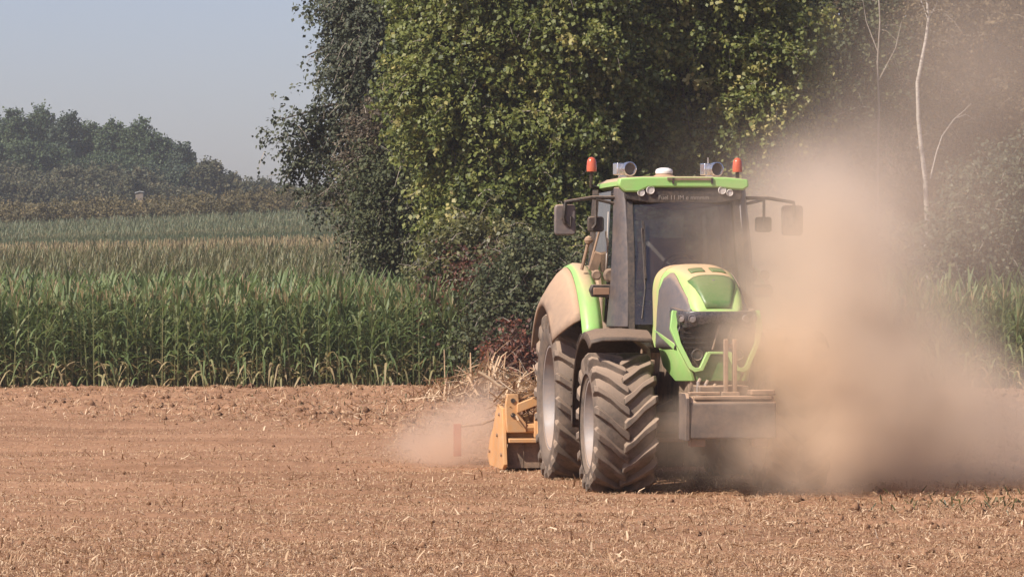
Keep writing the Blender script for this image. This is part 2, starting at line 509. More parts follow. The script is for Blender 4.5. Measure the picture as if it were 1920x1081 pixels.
plant_field('maize_field', 'bluish green maize on the upper slope under the low hedge', low, x, y, M_maize_blue, .76, .92)

# tan strip of dry grass between the two fields
n = 16000
x, y = rng.uniform(-32, -4, n), rng.uniform(197, 223, n)
hgt = rng.uniform(.8, 1.35, n)
a = rng.uniform(0, np.pi, n); sd = np.stack([np.cos(a), np.sin(a), 0 * a], -1) * .05
B = np.stack([x, y, gz(x, y)], -1); Tp = B + np.stack([rng.normal(0, .2, n), rng.normal(0, .2, n), hgt], -1)
V = np.stack([B - sd, B + sd, Tp + sd * .3, Tp - sd * .3], 1).reshape(-1, 3)
M_dry = leafy('dry_grass', [(0, (.20, .15, .075)), (1, (.38, .30, .175))], trans=.25, rough=.7, spec=.2)
o = link('dry_grass', mesh_np('dry_grass', V, np.arange(4 * n).reshape(-1, 4), rng.random(n)), M_dry)
tag(o, 'tan strip of dry grass crossing the green hillside between maize fields', 'grass', kind='stuff')

# ------------------------------------------------------------------ trees
def leaf_quads(P, D, N, L, W):
    S = np.cross(D, N); S /= np.linalg.norm(S, axis=1, keepdims=True) + 1e-9
    l = L[:, None]; w = W[:, None] / 2
    mid = P + D * l * .42 + N * l * .06
    V = np.stack([P, mid + S * w, P + D * l, mid - S * w], 1).reshape(-1, 3)
    return V, np.arange(len(P) * 4).reshape(-1, 4)

def unit(a): return a / (np.linalg.norm(a, axis=-1, keepdims=True) + 1e-9)

def crown(lobes, n_cl, twigs, leaves, size, droop=.5, tw_len=.8, gap=.35, aspect=.8, inner=.55, tone=.0, fill=.15):
    """clusters -> twigs -> leaves. lobes: (centre(3), radii(3), weight)"""
    C = np.array([l[0] for l in lobes]); Rr = np.array([l[1] for l in lobes]); wts = np.array([l[2] if len(l) > 2 else 1.0 for l in lobes])
    wts = wts * np.prod(Rr, 1) ** .75; wts /= wts.sum()
    k = rng.choice(len(lobes), n_cl, p=wts)
    d = unit(rng.normal(0, 1, (n_cl, 3)))
    r = np.where(rng.random(n_cl) < fill, rng.random(n_cl) * .7, inner + (1.03 - inner) * rng.random(n_cl) ** .6)
    P = C[k] + d * Rr[k] * r[:, None]
    ox = rng.uniform(0, 200)
    nz = .7 * noise2(ox + P[:, 0] * .75 + P[:, 1] * .5 + 17, P[:, 2] * .8 + P[:, 1] * .35 + 5) + .3 * noise2(P[:, 0] * 2.1 + 40, P[:, 2] * 2.1 + P[:, 1] * 1.1)
    keep = (nz > gap) & (P[:, 2] > gz(P[:, 0], P[:, 1]) + .1)
    P, d = P[keep], d[keep]; n = len(P)
    ctone = rng.normal(0, .17, n) + tone
    # twigs
    P2 = np.repeat(P, twigs, 0); d2 = unit(np.repeat(d, twigs, 0) + rng.normal(0, .75, (n * twigs, 3)) + np.array([0, 0, .15]))
    P2 = P2 + rng.normal(0, .18, P2.shape); ct = np.repeat(ctone, twigs) + rng.normal(0, .05, n * twigs)
    tl = tw_len * rng.uniform(.6, 1.3, n * twigs)
    m = n * twigs
    s = (np.arange(leaves) + .5) / leaves
    s = s[None] + rng.uniform(-.5, .5, (m, leaves)) / leaves
    pos = P2[:, None] + d2[:, None] * (tl[:, None] * s)[..., None]
    pos[..., 2] -= droop * (tl[:, None] * s ** 2) * .8
    pos += rng.normal(0, size * .35, pos.shape)
    tang = d2[:, None] - np.array([0, 0, 1.0]) * (droop * 1.6 * s)[..., None]
    side = unit(np.cross(d2, rng.normal(0, 1, d2.shape)))[:, None] * np.where(np.arange(leaves) % 2, 1, -1)[None, :, None]
    D = unit(tang * .5 + side * .9 + rng.normal(0, .45, pos.shape) - np.array([0, 0, .35]))
    N = unit(rng.normal(0, .55, pos.shape) + np.array([-.25, -.45, .75]))
    N = unit(N - D * (N * D).sum(-1, keepdims=True))
    tint = np.clip(.45 + ct[:, None] + rng.normal(0, .10, (m, leaves)), 0, 1).ravel()
    L = size * rng.uniform(.65, 1.25, m * leaves)
    V, Qd = leaf_quads(pos.reshape(-1, 3), D.reshape(-1, 3), N.reshape(-1, 3), L, L * aspect)
    tw = [(P2[i], P2[i] + d2[i] * tl[i] * .55 - np.array([0, 0, droop * tl[i] * .2]), P2[i] + d2[i] * tl[i] - np.array([0, 0, droop * tl[i] * .8])) for i in range(0, m)]
    return V, Qd, tint, P, tw

def bent(p, q, k=4, wob=.15):
    p, q = np.array(p, float), np.array(q, float); L = np.linalg.norm(q - p)
    pts = [p + (q - p) * t + np.array([0, 0, .14 * L * math.sin(math.pi * t)]) + (rng.normal(0, wob * L * .25, 3) if 0 < t < 1 else 0) for t in np.linspace(0, 1, k + 1)]
    return pts

def tree(name, label, cat, d, base_px, top_py, tr, lobes_px, n_cl, mat, size, twigs=4, leaves=12, depth=1.0, group=None,
         bark=None, limbs=14, droop=.5, tw_len=.8, gap=.35, trunks=None, tone=0.0, twig_every=9, fill=.15, aspect=.8, inner=.55, sprays=()):
    bark = bark or M_bark
    k = d / F
    bx = (base_px - 960) * k
    base = np.array([bx, d, float(gz(bx, d)) - .05])
    root = empty(name, base)
    tag(root, label, cat, group)
    lobes = []
    for l in lobes_px:
        c = PX(l[0], l[1], d); rx, ry = l[2] * k, l[3] * k
        c[1] += (l[5] if len(l) > 5 else rng.uniform(-.3, .3)) * depth
        lobes.append((c, (rx, (rx + ry) / 2 * depth, ry), l[4] if len(l) > 4 else 1.0))
    V, Qd, tint, P, tw = crown(lobes, n_cl, twigs, leaves, size, droop, tw_len, gap, aspect, inner, tone, fill)
    boughs = []
    if sprays:
        tiny = []
        for cv in sprays:
            yy = rng.uniform(-.6, .6); W = [PX(a, b_, d) + np.array([0, yy, 0]) for a, b_ in cv]; boughs.append(W)
            for i in range(len(W) - 1):
                for t in np.linspace(0, 1, 6, endpoint=(i == len(W) - 2)):
                    tiny.append((W[i] * (1 - t) + W[i + 1] * t, (.09, .12, .09), 1.0))
        V2, Q2, t2, P2, tw2 = crown(tiny, int(len(tiny) * 1.35), 3, 8, size, .7, .34, -1, aspect, .2, tone, .5)
        V = np.concatenate([V, V2]); Qd = np.concatenate([Qd, Q2 + len(V) - len(V2)]); tint = np.concatenate([tint, t2]); tw = tw + tw2
    mb = MB()
    stems = []
    for (pts) in (trunks or [[(base_px, None), (base_px + 4, (top_py + 600) / 2), (base_px - 3, top_py)]]):
        W = []
        for (px, py) in pts:
            if py is None:
                xx = (px - 960) * k; W.append(np.array([xx, d, float(gz(xx, d)) - .05]))
            else: W.append(PX(px, py, d) + np.array([0, rng.uniform(-.15, .15), 0]))
        rs = [tr * (1 - .62 * i / (len(W) - 1)) for i in range(len(W))]
        mb.tube([w - base for w in W], rs, 9); stems.append(W)
    allst = np.concatenate([np.array(w) for w in stems])
    if limbs and len(P):
        for q in P[rng.choice(len(P), min(limbs, len(P)), replace=False)]:
            W = stems[rng.integers(len(stems))]
            # leave the stem below the cluster
            t = rng.uniform(.25, .95); i = min(int(t * (len(W) - 1)), len(W) - 2); f = t * (len(W) - 1) - i
            p = W[i] * (1 - f) + W[i + 1] * f
            pts = [a - base for a in bent(p, q)]
            r0 = tr * .35 * rng.uniform(.5, 1)
            mb.tube(pts, [r0, r0 * .8, r0 * .6, r0 * .42, r0 * .22], 5)
    for W in boughs: mb.tube([w - base for w in W], [.035 * (1 - .75 * i / len(W)) for i in range(len(W))], 5)
    mb.build('trunk', bark, root, smooth=60)
    if twig_every:
        tb = MB()
        for (a, b_, c_) in tw[::twig_every]: tb.tube([a - base, b_ - base, c_ - base], [.012, .009, .004], 3, caps=False)
        t_ = tb.build('twigs', M_bark_pale, root, smooth=0); t_['kind'] = 'stuff'
    me = mesh_np('crown', V - base, Qd, tint)
    c = link('crown', me, mat, root); c['kind'] = 'stuff'
    return root

G_pop = [(0, (.040, .054, .015)), (.3, (.088, .108, .028)), (.55, (.152, .168, .045)), (.8, (.26, .24, .075)), (1, (.40, .34, .14))]
M_poplar = leafy('poplar_leaf', G_pop, trans=.32, rough=.48, spec=.3)
M_grey = leafy('grey_green_leaf', [(0, (.028, .034, .021)), (.4, (.062, .072, .043)), (.75, (.115, .122, .076)), (1, (.18, .17, .11))], trans=.25, rough=.55, spec=.25)
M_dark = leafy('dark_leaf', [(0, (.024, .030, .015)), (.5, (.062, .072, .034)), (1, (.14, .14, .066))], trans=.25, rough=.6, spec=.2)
M_russet = leafy('russet_leaf', [(0, (.030, .024, .016)), (.5, (.078, .058, .036)), (1, (.15, .11, .065))], trans=.25, rough=.6, spec=.3)
M_red = leafy('red_leaf', [(0, (.045, .026, .016)), (.5, (.115, .048, .030)), (1, (.24, .085, .052))], trans=.3, rough=.5, spec=.3)
M_olive = leafy('olive_leaf', [(0, (.03, .034, .012)), (.5, (.10, .10, .035)), (1, (.22, .19, .075))], trans=.3, rough=.5, spec=.4)
M_brownish = leafy('dry_brown_leaf', [(0, (.045, .034, .02)), (.5, (.115, .085, .045)), (1, (.23, .165, .09))], trans=.28, rough=.6, spec=.3)

tree('grey_poplar', 'grey-green tree with drooping leafy boughs hanging against the open sky', 'tree', 108, 730, 20, .26,
     [(695, 60, 70, 120), (670, -70, 50, 110), (750, 60, 90, 170), (760, 250, 85, 130), (695, 190, 45, 80), (655, 90, 25, 80, .7)],
     1500, M_grey, .11, twigs=4, leaves=13, depth=1.0, droop=.85, tw_len=.68, gap=.31, limbs=26, twig_every=5, inner=.35,
     sprays=[[(700, 180), (640, 195), (590, 208), (525, 226)], [(690, 220), (610, 240), (560, 250), (512, 262)], [(680, 250), (600, 280), (552, 302), (533, 338)], [(670, 270), (612, 312), (586, 350), (574, 374)],
             [(680, 265), (632, 312), (614, 360), (602, 402)], [(650, 200), (592, 246), (556, 290), (548, 312)], [(690, 295), (662, 318), (650, 345)], [(660, 30), (612, 8), (588, 32)], [(660, 80), (608, 92), (578, 106)],
             [(660, 130), (612, 142), (590, 156)], [(630, 230), (594, 272), (572, 312), (560, 350)], [(610, 250), (576, 264), (538, 288)], [(640, 215), (600, 225), (562, 232)], [(645, 245), (612, 268), (590, 300), (585, 325)],
             [(640, 290), (622, 335), (608, 380)], [(660, -20), (622, -25), (604, -10)]])
tree('alder_tree', 'dark bushy alder with low crown standing behind the maize corner', 'tree', 102, 800, 330, .16,
     [(790, 420, 85, 110), (730, 430, 55, 90), (770, 330, 80, 80), (840, 380, 70, 140), (700, 380, 45, 85)],
     900, M_dark, .10, twigs=4, leaves=12, gap=.28, droop=.4, tone=.05)
tree('withered_shrub', 'reddish brown withered foliage climbing in front of the dark alder', 'shrub', 102.4, 705, 240, .05,
     [(700, 295, 34, 70), (714, 238, 28, 40), (684, 350, 26, 45), (674, 410, 24, 40, .7)],
     150, M_russet, .085, twigs=4, leaves=11, gap=.25, bark=M_bark_pale, limbs=22, depth=.6)
tree('poplar_tree', 'big olive-green poplar with large glinting leaves at the open edge of the clump', 'tree', 97, 990, -60, .30,
     [(890, 110, 150, 130), (900, -40, 150, 120), (830, 190, 100, 110), (960, 250, 140, 130), (900, 330, 110, 110), (1000, 420, 120, 120), (1060, 60, 140, 170), (940, 480, 90, 90), (1080, 300, 110, 140), (1115, 150, 105, 140), (1150, 40, 90, 120), (1010, 330, 90, 110, 1.6, -.9), (930, 390, 80, 90, 1.3, -.7), (1060, 420, 70, 90, 1.3, -.8), (870, 420, 70, 70, .6), (1010, 560, 80, 90)],
     2700, M_poplar, .125, twigs=7, leaves=14, tw_len=.60, depth=1.0, gap=.35, twig_every=12, droop=.55, limbs=40,
     trunks=[[(1000, None), (1005, 400), (1010, 150), (1030, -80)], [(1085, None), (1075, 350), (1060, 60), (1040, -80)]])
tree('poplar_tree', 'poplar with dark bare trunks showing through the leaves above the cab', 'tree', 98.5, 1235, -60, .36,
     [(1180, -10, 120, 110), (1160, 220, 110, 100), (1320, 40, 110, 100), (1390, 220, 120, 100), (1290, 290, 130, 80), (1420, 60, 110, 140), (1220, 330, 130, 80), (1250, -60, 160, 90), (1130, 400, 100, 120), (1330, 400, 130, 100)],
     2400, M_poplar, .125, twigs=7, leaves=14, tw_len=.60, gap=.33, twig_every=12, tone=.06, limbs=40,
     trunks=[[(1225, None), (1230, 350), (1228, 120), (1220, -80)], [(1290, None), (1284, 350), (1278, 140), (1290, -80)], [(1460, None), (1440, 300), (1452, -60)]])
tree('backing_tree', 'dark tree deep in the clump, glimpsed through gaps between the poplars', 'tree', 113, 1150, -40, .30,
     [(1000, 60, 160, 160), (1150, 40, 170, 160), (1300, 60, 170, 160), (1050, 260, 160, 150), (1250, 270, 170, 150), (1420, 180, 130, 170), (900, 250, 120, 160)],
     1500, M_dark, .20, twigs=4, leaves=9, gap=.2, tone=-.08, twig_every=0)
tree('backing_tree', 'dim brown-green tree closing the gap beyond the birch', 'tree', 116, 1760, -40, .26,
     [(1600, 120, 130, 170), (1720, 60, 130, 160), (1850, 80, 130, 170), (1680, 300, 140, 130), (1820, 280, 140, 130), (1930, 250, 110, 150), (1760, 420, 150, 90)],
     1300, M_brownish, .20, twigs=4, leaves=9, gap=.2, tone=-.14, twig_every=0)
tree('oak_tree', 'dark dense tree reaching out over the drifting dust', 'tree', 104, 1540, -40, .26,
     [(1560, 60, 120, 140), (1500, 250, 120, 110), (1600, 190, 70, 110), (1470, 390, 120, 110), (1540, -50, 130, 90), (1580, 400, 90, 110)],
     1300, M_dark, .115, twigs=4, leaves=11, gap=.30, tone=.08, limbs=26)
tree('dusty_tree', 'thin brownish tree veiled by dust between the dark tree and the birch', 'tree', 108, 1665, -30, .10,
     [(1690, 130, 75, 150), (1660, 270, 70, 100), (1700, 10, 90, 90), (1650, 400, 80, 110)],
     520, M_brownish, .10, twigs=4, leaves=10, gap=.36, limbs=26, bark=M_bark_pale)
tree('dusty_tree', 'tall tawny tree veiled by dust beyond the birch', 'tree', 110, 1850, -40, .16,
     [(1840, 60, 110, 150), (1900, 190, 90, 130), (1800, 240, 80, 110), (1930, 0, 110, 120), (1850, 330, 90, 90), (1780, 60, 60, 110)],
     1000, M_brownish, .115, twigs=4, leaves=10, gap=.32, limbs=26, tone=-.03)
tree('field_shrub', 'rounded green-grey bush behind the dusty maize', 'shrub', 98, 1880, 400, .07,
     [(1870, 390, 80, 80), (1920, 370, 80, 90), (1840, 440, 70, 60), (1900, 470, 100, 50), (1760, 470, 70, 50)],
     750, M_grey, .10, twigs=4, leaves=11, gap=.25, limbs=16, tone=-.02)
tree('field_shrub', 'olive bush with yellowing leaves leaning over the maize corner', 'shrub', 93.5, 855, 470, .05,
     [(850, 490, 55, 45), (900, 470, 60, 45), (870, 530, 70, 50), (940, 520, 55, 60)],
     330, M_olive, .11, twigs=4, leaves=10, gap=.25, limbs=14, depth=.6)
tree('sumac_bush', 'reddish shrub at the end of the maize, under the olive bush', 'shrub', 91.5, 880, 540, .04,
     [(880, 555, 48, 50), (905, 520, 35, 45), (850, 590, 40, 30, .6), (915, 600, 40, 50, .6)],
     130, M_red, .085, twigs=4, leaves=9, gap=.3, limbs=14, depth=.5, tone=-.05)
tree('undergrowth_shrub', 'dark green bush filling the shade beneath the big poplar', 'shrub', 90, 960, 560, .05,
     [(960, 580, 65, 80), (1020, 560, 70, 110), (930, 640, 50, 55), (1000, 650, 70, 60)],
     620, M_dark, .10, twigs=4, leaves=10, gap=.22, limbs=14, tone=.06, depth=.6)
tree('creeper_bush', 'low bush of bright red leaves beside the rear tractor wheel', 'shrub', 82, 965, 655, .025,
     [(945, 652, 28, 22), (985, 655, 26, 30), (965, 640, 25, 16)],
     85, M_red, .085, twigs=3, leaves=8, gap=.15, limbs=10, depth=.6, tone=.05, tw_len=.4)
tree('undergrowth_shrub', 'dim shrub behind the cab, half lost in dust', 'shrub', 92, 1250, 500, .05,
     [(1180, 500, 90, 90), (1290, 480, 90, 110), (1400, 500, 110, 110), (1530, 500, 110, 110), (1640, 520, 90, 90), (1340, 600, 160, 70), (1560, 620, 130, 70)],
     1000, M_dark, .11, twigs=4, leaves=9, gap=.22, limbs=14, tone=.1, depth=.6)

# birch and a slender pale stem
def bare_tree(name, label, d, stem, rad, branches, mat, leaves_at=(), lm=None):
    base = PX(*stem[0], d); base[2] = float(gz(base[0], d)) - .05
    root = empty(name, base); tag(root, label, 'tree')
    W = [base] + [PX(*p, d) for p in stem]
    n = len(W)
    mb = MB(); mb.tube([w - base for w in W], [rad * (1 - .6 * i / (n - 1)) for i in range(n)], 10)
    mb.build('trunk', mat, root, smooth=60)
    for br in branches:
        B = [PX(*p, d) + np.array([0, .12 * i, 0]) for i, p in enumerate(br[1])]
        m2 = MB(); m2.tube([w - base for w in B], [br[0] * (1 - .65 * i / (len(B) - 1)) for i in range(len(B))], 6)
        m2.build('branch', mat, root, smooth=60)
    if leaves_at:
        lobes = [(PX(a, b_, d), (r * d / F, r * d / F, r * d / F), 1.0) for a, b_, r in leaves_at]
        V, Qd, tint, P, tw = crown(lobes, 60, 3, 9, .08, .6, .6, .2)
        c = link('crown', mesh_np('crown', V - base, Qd, tint), lm, root); c['kind'] = 'stuff'
    return root
bare_tree('birch_tree', 'slender white-barked birch with bare bent stem rising out of the dust', 99,
          [(1741, 470), (1738, 400), (1734, 330), (1727, 275), (1722, 225), (1720, 155), (1729, 110), (1736, 75), (1741, 35), (1738, 0), (1741, -60)], .07,
          [(.024, [(1741, 38), (1733, 15), (1724, -12), (1716, -50)]), (.024, [(1741, 32), (1755, 12), (1765, -15), (1772, -55)]),
           (.02, [(1744, 335), (1757, 285), (1768, 255), (1792, 222), (1812, 206), (1826, 192)]), (.011, [(1794, 221), (1812, 214), (1830, 224)])],
          M_birch, [(1735, -45, 50), (1775, -40, 40)], M_brownish)
bare_tree('young_tree', 'thin pale stem standing beside the birch in the dust', 101,
          [(1645, 420), (1646, 300), (1648, 200), (1645, 120), (1650, 40), (1646, -40)], .04,
          [(.018, [(1648, 150), (1680, 90), (1692, 40)]), (.018, [(1647, 100), (1625, 40), (1618, -10)])], M_bark_pale)
# pale plastic sheet at the birch's foot
mb = MB()
secs = []
for i, (py, a, b_) in enumerate(((452, 1728, 1742), (462, 1727, 1752), (475, 1729, 1755), (488, 1736, 1754), (499, 1743, 1753))):
    q = []
    for j in range(7):
        px = a + (b_ - a) * j / 6
        q.append(PX(px, py, 98.7) + np.array([0, .05 * math.sin(j * 2.1 + i * 1.3) + .03 * i, .015 * math.sin(j * 1.7)]))
    secs.append(q)
mb.loft(secs)
o = mb.build('plastic_sheet', mottled('pale_plastic', [(.3, (.5, .49, .47)), (.7, (.7, .69, .66))], 6, rough=.5, bump=.2), None, smooth=60, solid=.008)
tag(o, 'torn whitish plastic sheet caught at the foot of the birch', 'plastic sheet')

# hedge, hut and wood on the hill
def mass(lobes, n_cl, size, twigs=3, leaves=8, droop=.2, tw=.7, gap=.2, tone=0., inner=.6):
    return crown(lobes, n_cl, twigs, leaves, size, droop, tw, gap, .9, inner, tone, .1)
M_hedge = leafy('hedge_leaf', [(0, (.045, .040, .018)), (.5, (.105, .086, .038)), (1, (.20, .145, .065))], trans=.25, rough=.6, spec=.25)
lobes = []
for r, yy in enumerate((319, 324, 330, 336, 344, 352)):
    for xx in np.arange(-50, -6, 1.5):
        z0 = float(gz(xx, yy)); hh = rng.uniform(1.8, 2.5)
        lobes.append(((xx + rng.uniform(-.3, .3), yy + rng.uniform(-1, 1), z0 + hh * .55), (.9, .9, hh * .55), 1.0))
V, Qd, tint, P, tw = mass(lobes, 6500, .20, 3, 8, tw=.5, gap=.12)
hz = empty('hedge', (-28, 330, float(gz(-28, 330)))); hb = np.array(hz.location)
tag(hz, 'low brown-green orchard hedge running across the hillside below the wood', 'hedge')
c = link('foliage', mesh_np('foliage', V - hb, Qd, tint), M_hedge, hz); c['kind'] = 'stuff'
sb = MB()
for (c_, r_, w_) in lobes[::1]: sb.tube([np.array(c_) - hb - np.array([0, 0, r_[2] * 1.05]), np.array(c_) - hb], [.05, .03], 4)
t_ = sb.build('stems', M_bark, hz, smooth=0); t_['kind'] = 'stuff'

hut = empty('hut', PX(262, 373, 372)); tag(hut, 'tiny pale-roofed hut peeping over the hedge below the wood', 'hut')
w = MB(); w.box((0, 0, .25), (.7, .8, .7)); w.build('wall', mottled('hut_wall', [(.3, (.14, .11, .09)), (.7, (.22, .18, .15))], 4), hut)
w = MB(); w.prism([(-.42, .6), (0.05, .74), (.42, .68), (.42, .63), (0.05, .68), (-.42, .54)], 'y', -.5, .5)
w.build('roof', mottled('hut_roof', [(.3, (.34, .34, .34)), (.7, (.5, .5, .5))], 4, rough=.6), hut)

F_green = leafy('wood_green', [(0, (.020, .034, .015)), (.5, (.046, .068, .029)), (1, (.09, .115, .048))], trans=.22, rough=.6, spec=.25)
F_deep = leafy('wood_deep_green', [(0, (.018, .029, .018)), (.5, (.036, .052, .030)), (1, (.07, .088, .046))], trans=.22, rough=.6, spec=.25)
F_brown = leafy('wood_brown', [(0, (.030, .034, .017)), (.5, (.066, .066, .032)), (1, (.13, .098, .048))], trans=.22, rough=.6, spec=.25)
def far_tree(name, label, d, px, top, half, mat, n_cl, cat='tree', tone=0., low=.30):
    k = d / F; x0 = (px - 960) * k; z0 = float(gz(x0, d)); zt = PX(px, top + 24, d)[2]; H = zt - z0
    rx = half * k
    root = empty(name, (x0, d, z0)); tag(root, label, cat)
    b0 = np.array([x0, d, z0]); lobes = []
    for i in range(5):
        u = i / 4.0
        lobes.append((b0 + np.array([rng.uniform(-.45, .45) * rx, rng.uniform(-.4, .4) * rx, H * (low + .12 + u * (.80 - low))]), (rx * (1.0 - .30 * u), rx * (1.0 - .3 * u), H * .20), 1.0))
    lobes.append((b0 + np.array([0, 0, H * .9]), (rx * .55, rx * .55, H * .11), 1.2))
    V, Qd, tint, P, tw = mass(lobes, int(n_cl * 1.7), .30, 3, 8, tw=.7, gap=.10, tone=tone)
    mb = MB(); mb.tube([(0, 0, -.1), (.1, 0, H * .4), (-.1, .1, H * .85)], [.22, .15, .05], 7)
    for q in P[::max(1, len(P) // 8)]: mb.tube([(0, 0, H * .35), (q - b0) * .6 + np.array([0, 0, H * .2]), q - b0], [.08, .05, .02], 4)
    mb.build('trunk', M_bark, root, smooth=60)
    c = link('crown', mesh_np('crown', V - b0, Qd, tint), mat, root); c['kind'] = 'stuff'
    return root
for args in (
    ('wood_tree', 'wood tree at the picture edge, half cut off by the frame', 486, 4, 214, 22, F_green, 330),
    ('wood_tree', 'broad round-topped tree on the crest beside the edge tree of the wood', 480, 38, 203, 27, F_green, 380),
    ('wood_tree', 'highest tree of the distant wood with lumpy green crown', 484, 78, 198, 26, F_green, 380),
    ('wood_tree', 'dark crown standing apart by a notch next to the highest tree of the wood', 478, 125, 206, 20, F_deep, 300),
    ('wood_tree', 'wide green crown just past the notch in the wood skyline', 482, 172, 222, 30, F_green, 400),
    ('wood_tree', 'level-topped green tree midway along the wood skyline', 476, 217, 224, 30, F_green, 400),
    ('wood_tree', 'peaked tree with a small spike on the falling wood skyline', 474, 258, 219, 24, F_green, 330),
    ('wood_tree', 'rounded green tree on the shoulder of the wood, below the spiked one', 472, 303, 242, 28, F_green, 360),
    ('wood_tree', 'dark blue-green tree closing the tall part of the wood', 468, 345, 262, 20, F_deep, 280),
    ('wood_tree', 'deep green lower tree under the shoulder of the wood, above the hut', 455, 262, 300, 42, F_deep, 380),
    ('wood_tree', 'dark lower tree near the foot of the wood, towards the brown bushes', 452, 330, 305, 36, F_deep, 330),
    ('wood_bush', 'russet-brown bush where the wood falls to the field, next to the dark tree', 452, 392, 292, 30, F_brown, 280),
    ('wood_bush', 'low brown bush trailing from the wood along the hedge', 452, 430, 312, 26, F_brown, 210),
    ('wood_bush', 'small thin bush with ragged top at the tail of the wood', 450, 462, 325, 20, F_brown, 120),
    ('wood_bush', 'last pale bush of the wood, near the drooping boughs', 450, 495, 320, 17, F_brown, 120),
    ('wood_bush', 'dim bush seen beneath the drooping boughs at the skyline', 450, 545, 338, 30, F_brown, 170),
    ('wood_bush', 'dim bush on the skyline partly behind the grey-green tree', 450, 615, 336, 36, F_green, 170)):
    far_tree(*args)
# the lower brown-green mass of the wood
lobes = []
for px in range(-60, 400, 17):
    for d, y0, y1 in ((440, 362, 330), (447, 350, 315), (460, 336, 305)):
        top = rng.uniform(y1, y0) + max(0, px - 250) * .35
        p = px + rng.uniform(-8, 8); k = d / F; x0 = (p - 960) * k; z0 = float(gz(x0, d)); H = PX(p, top, d)[2] - z0
        if H < 1.5: continue
        lobes.append(((x0, d + rng.uniform(-3, 3), z0 + H * .5), (rng.uniform(1.0, 1.7), 1.4, H * .5), 1.0))
lobes_g = []
for px in range(-60, 350, 13):
    sk = float(np.interp(px, [-60, 40, 80, 120, 140, 180, 250, 300, 350], [229, 230, 226, 246, 260, 252, 252, 274, 300]))
    for d, dy in ((470, 40), (490, 16)):
        k = d / F; p = px + rng.uniform(-5, 5); x0 = (p - 960) * k; top = PX(p, sk + dy + rng.uniform(-6, 14), d)[2]; z0 = float(gz(x0, d)); H = top - z0
        if H > 2: lobes_g.append(((x0, d + rng.uniform(-3, 3), top - H * .3), (rng.uniform(1.1, 1.7), 1.5, H * .3), 1.0))
V, Qd, tint, P, tw = mass(lobes_g, 3600, .30, 3, 8, tw=.7, gap=.10, inner=.7)
o = link('distant_wood', mesh_np('distant_wood', V, Qd, tint), F_green); tag(o, 'closed green canopy filling in behind the crest trees of the distant wood', 'wood', kind='stuff')
V, Qd, tint, P, tw = mass(lobes, 5200, .30, 3, 8, tw=.8, gap=.10, inner=.7)
o = link('distant_wood', mesh_np('distant_wood', V, Qd, tint), F_brown); tag(o, 'brownish green thicket filling the lower half of the distant wood', 'wood', kind='stuff')

# ------------------------------------------------------------------ tangle of dry stalks at the maize corner
M_stalk = mottled('dry_stalk', [(.3, (.26, .17, .10)), (.7, (.55, .40, .25))], 6, rough=.8, stretch=(1, 1, 3))
n = 1100
x = rng.normal((915 - 960) * 80 / F, .62, n); y = 79 + rng.normal(0, 1.2, n)
pz = np.abs(rng.normal(0, .27, n)) * np.clip(1.2 - np.abs(x + .45) * .55, .1, 1.2)
P = np.stack([x, y, ground_at(x, y) + pz], -1)
V, Q, T = ribbons(P, rng.uniform(0, 2 * np.pi, n), rng.normal(.35, .55, n), rng.uniform(.25, .9, n), rng.uniform(.012, .04, n), np.clip(rng.beta(2, 1.6, n), 0, 1), .15)
o = link('stalk_heap', mesh_np('stalk_heap', V, Q, T), M_straw); tag(o, 'tangled heap of dry maize stalks behind the yellow implement', 'stalk heap', kind='stuff')
for pts, r, d, lab in (([(836, 762), (834, 700), (833, 655)], .018, 84, 'tall dry stalk standing upright at the maize corner'),
                       ([(835, 737), (870, 716), (907, 702), (915, 700)], .022, 78, 'thin pale stalk leaning in a low arch over the heap'),
                       ([(896, 697), (915, 708), (935, 722), (958, 738)], .040, 66, 'thick broken stalk slanting down onto the yellow implement'),
                       ([(855, 742), (872, 735), (890, 752)], .02, 76, 'short bent stalk poking from the heap beside the implement'),
                       ([(958, 728), (980, 708), (1002, 694)], .018, 66, 'thin stalk rising from the implement towards the rear tyre')):
    mb = MB(); W = [PX(*p, d) for p in pts]
    if pts[0][1] > 755: W[0][2] = float(ground_at(W[0][0], W[0][1])) - .03
    mb.tube(W, [r * (1 - .5 * i / len(W)) for i in range(len(W))], 6)
    mb2 = None
    o = mb.build('dry_stalk', M_stalk, None, smooth=60); tag(o, lab, 'dry stalk', group='loose dry stalks')
# weeds among the stubble
n = 360
wx = np.concatenate([rng.normal(5.3, .7, n // 2), rng.normal(-2.5, 2.0, n // 2)]); wy = np.concatenate([rng.normal(42.0, .9, n // 2), rng.uniform(70, 88, n // 2)])
hh = rng.uniform(.03, .10, n); a = rng.uniform(0, np.pi, n); sd = np.stack([np.cos(a), np.sin(a), 0 * a], -1) * .012
B = np.stack([wx, wy, ground_at(wx, wy)], -1); T2 = B + np.stack([rng.normal(0, .05, n), rng.normal(0, .05, n), hh], -1)
V = np.stack([B - sd, B + sd, T2 + sd, T2 - sd * .2], 1).reshape(-1, 3)
o = link('weeds', mesh_np('weeds', V, np.arange(4 * n).reshape(-1, 4), rng.random(n) * .6), M_olive); tag(o, 'sparse green weeds sprouting from the stubble', 'weeds', kind='stuff')

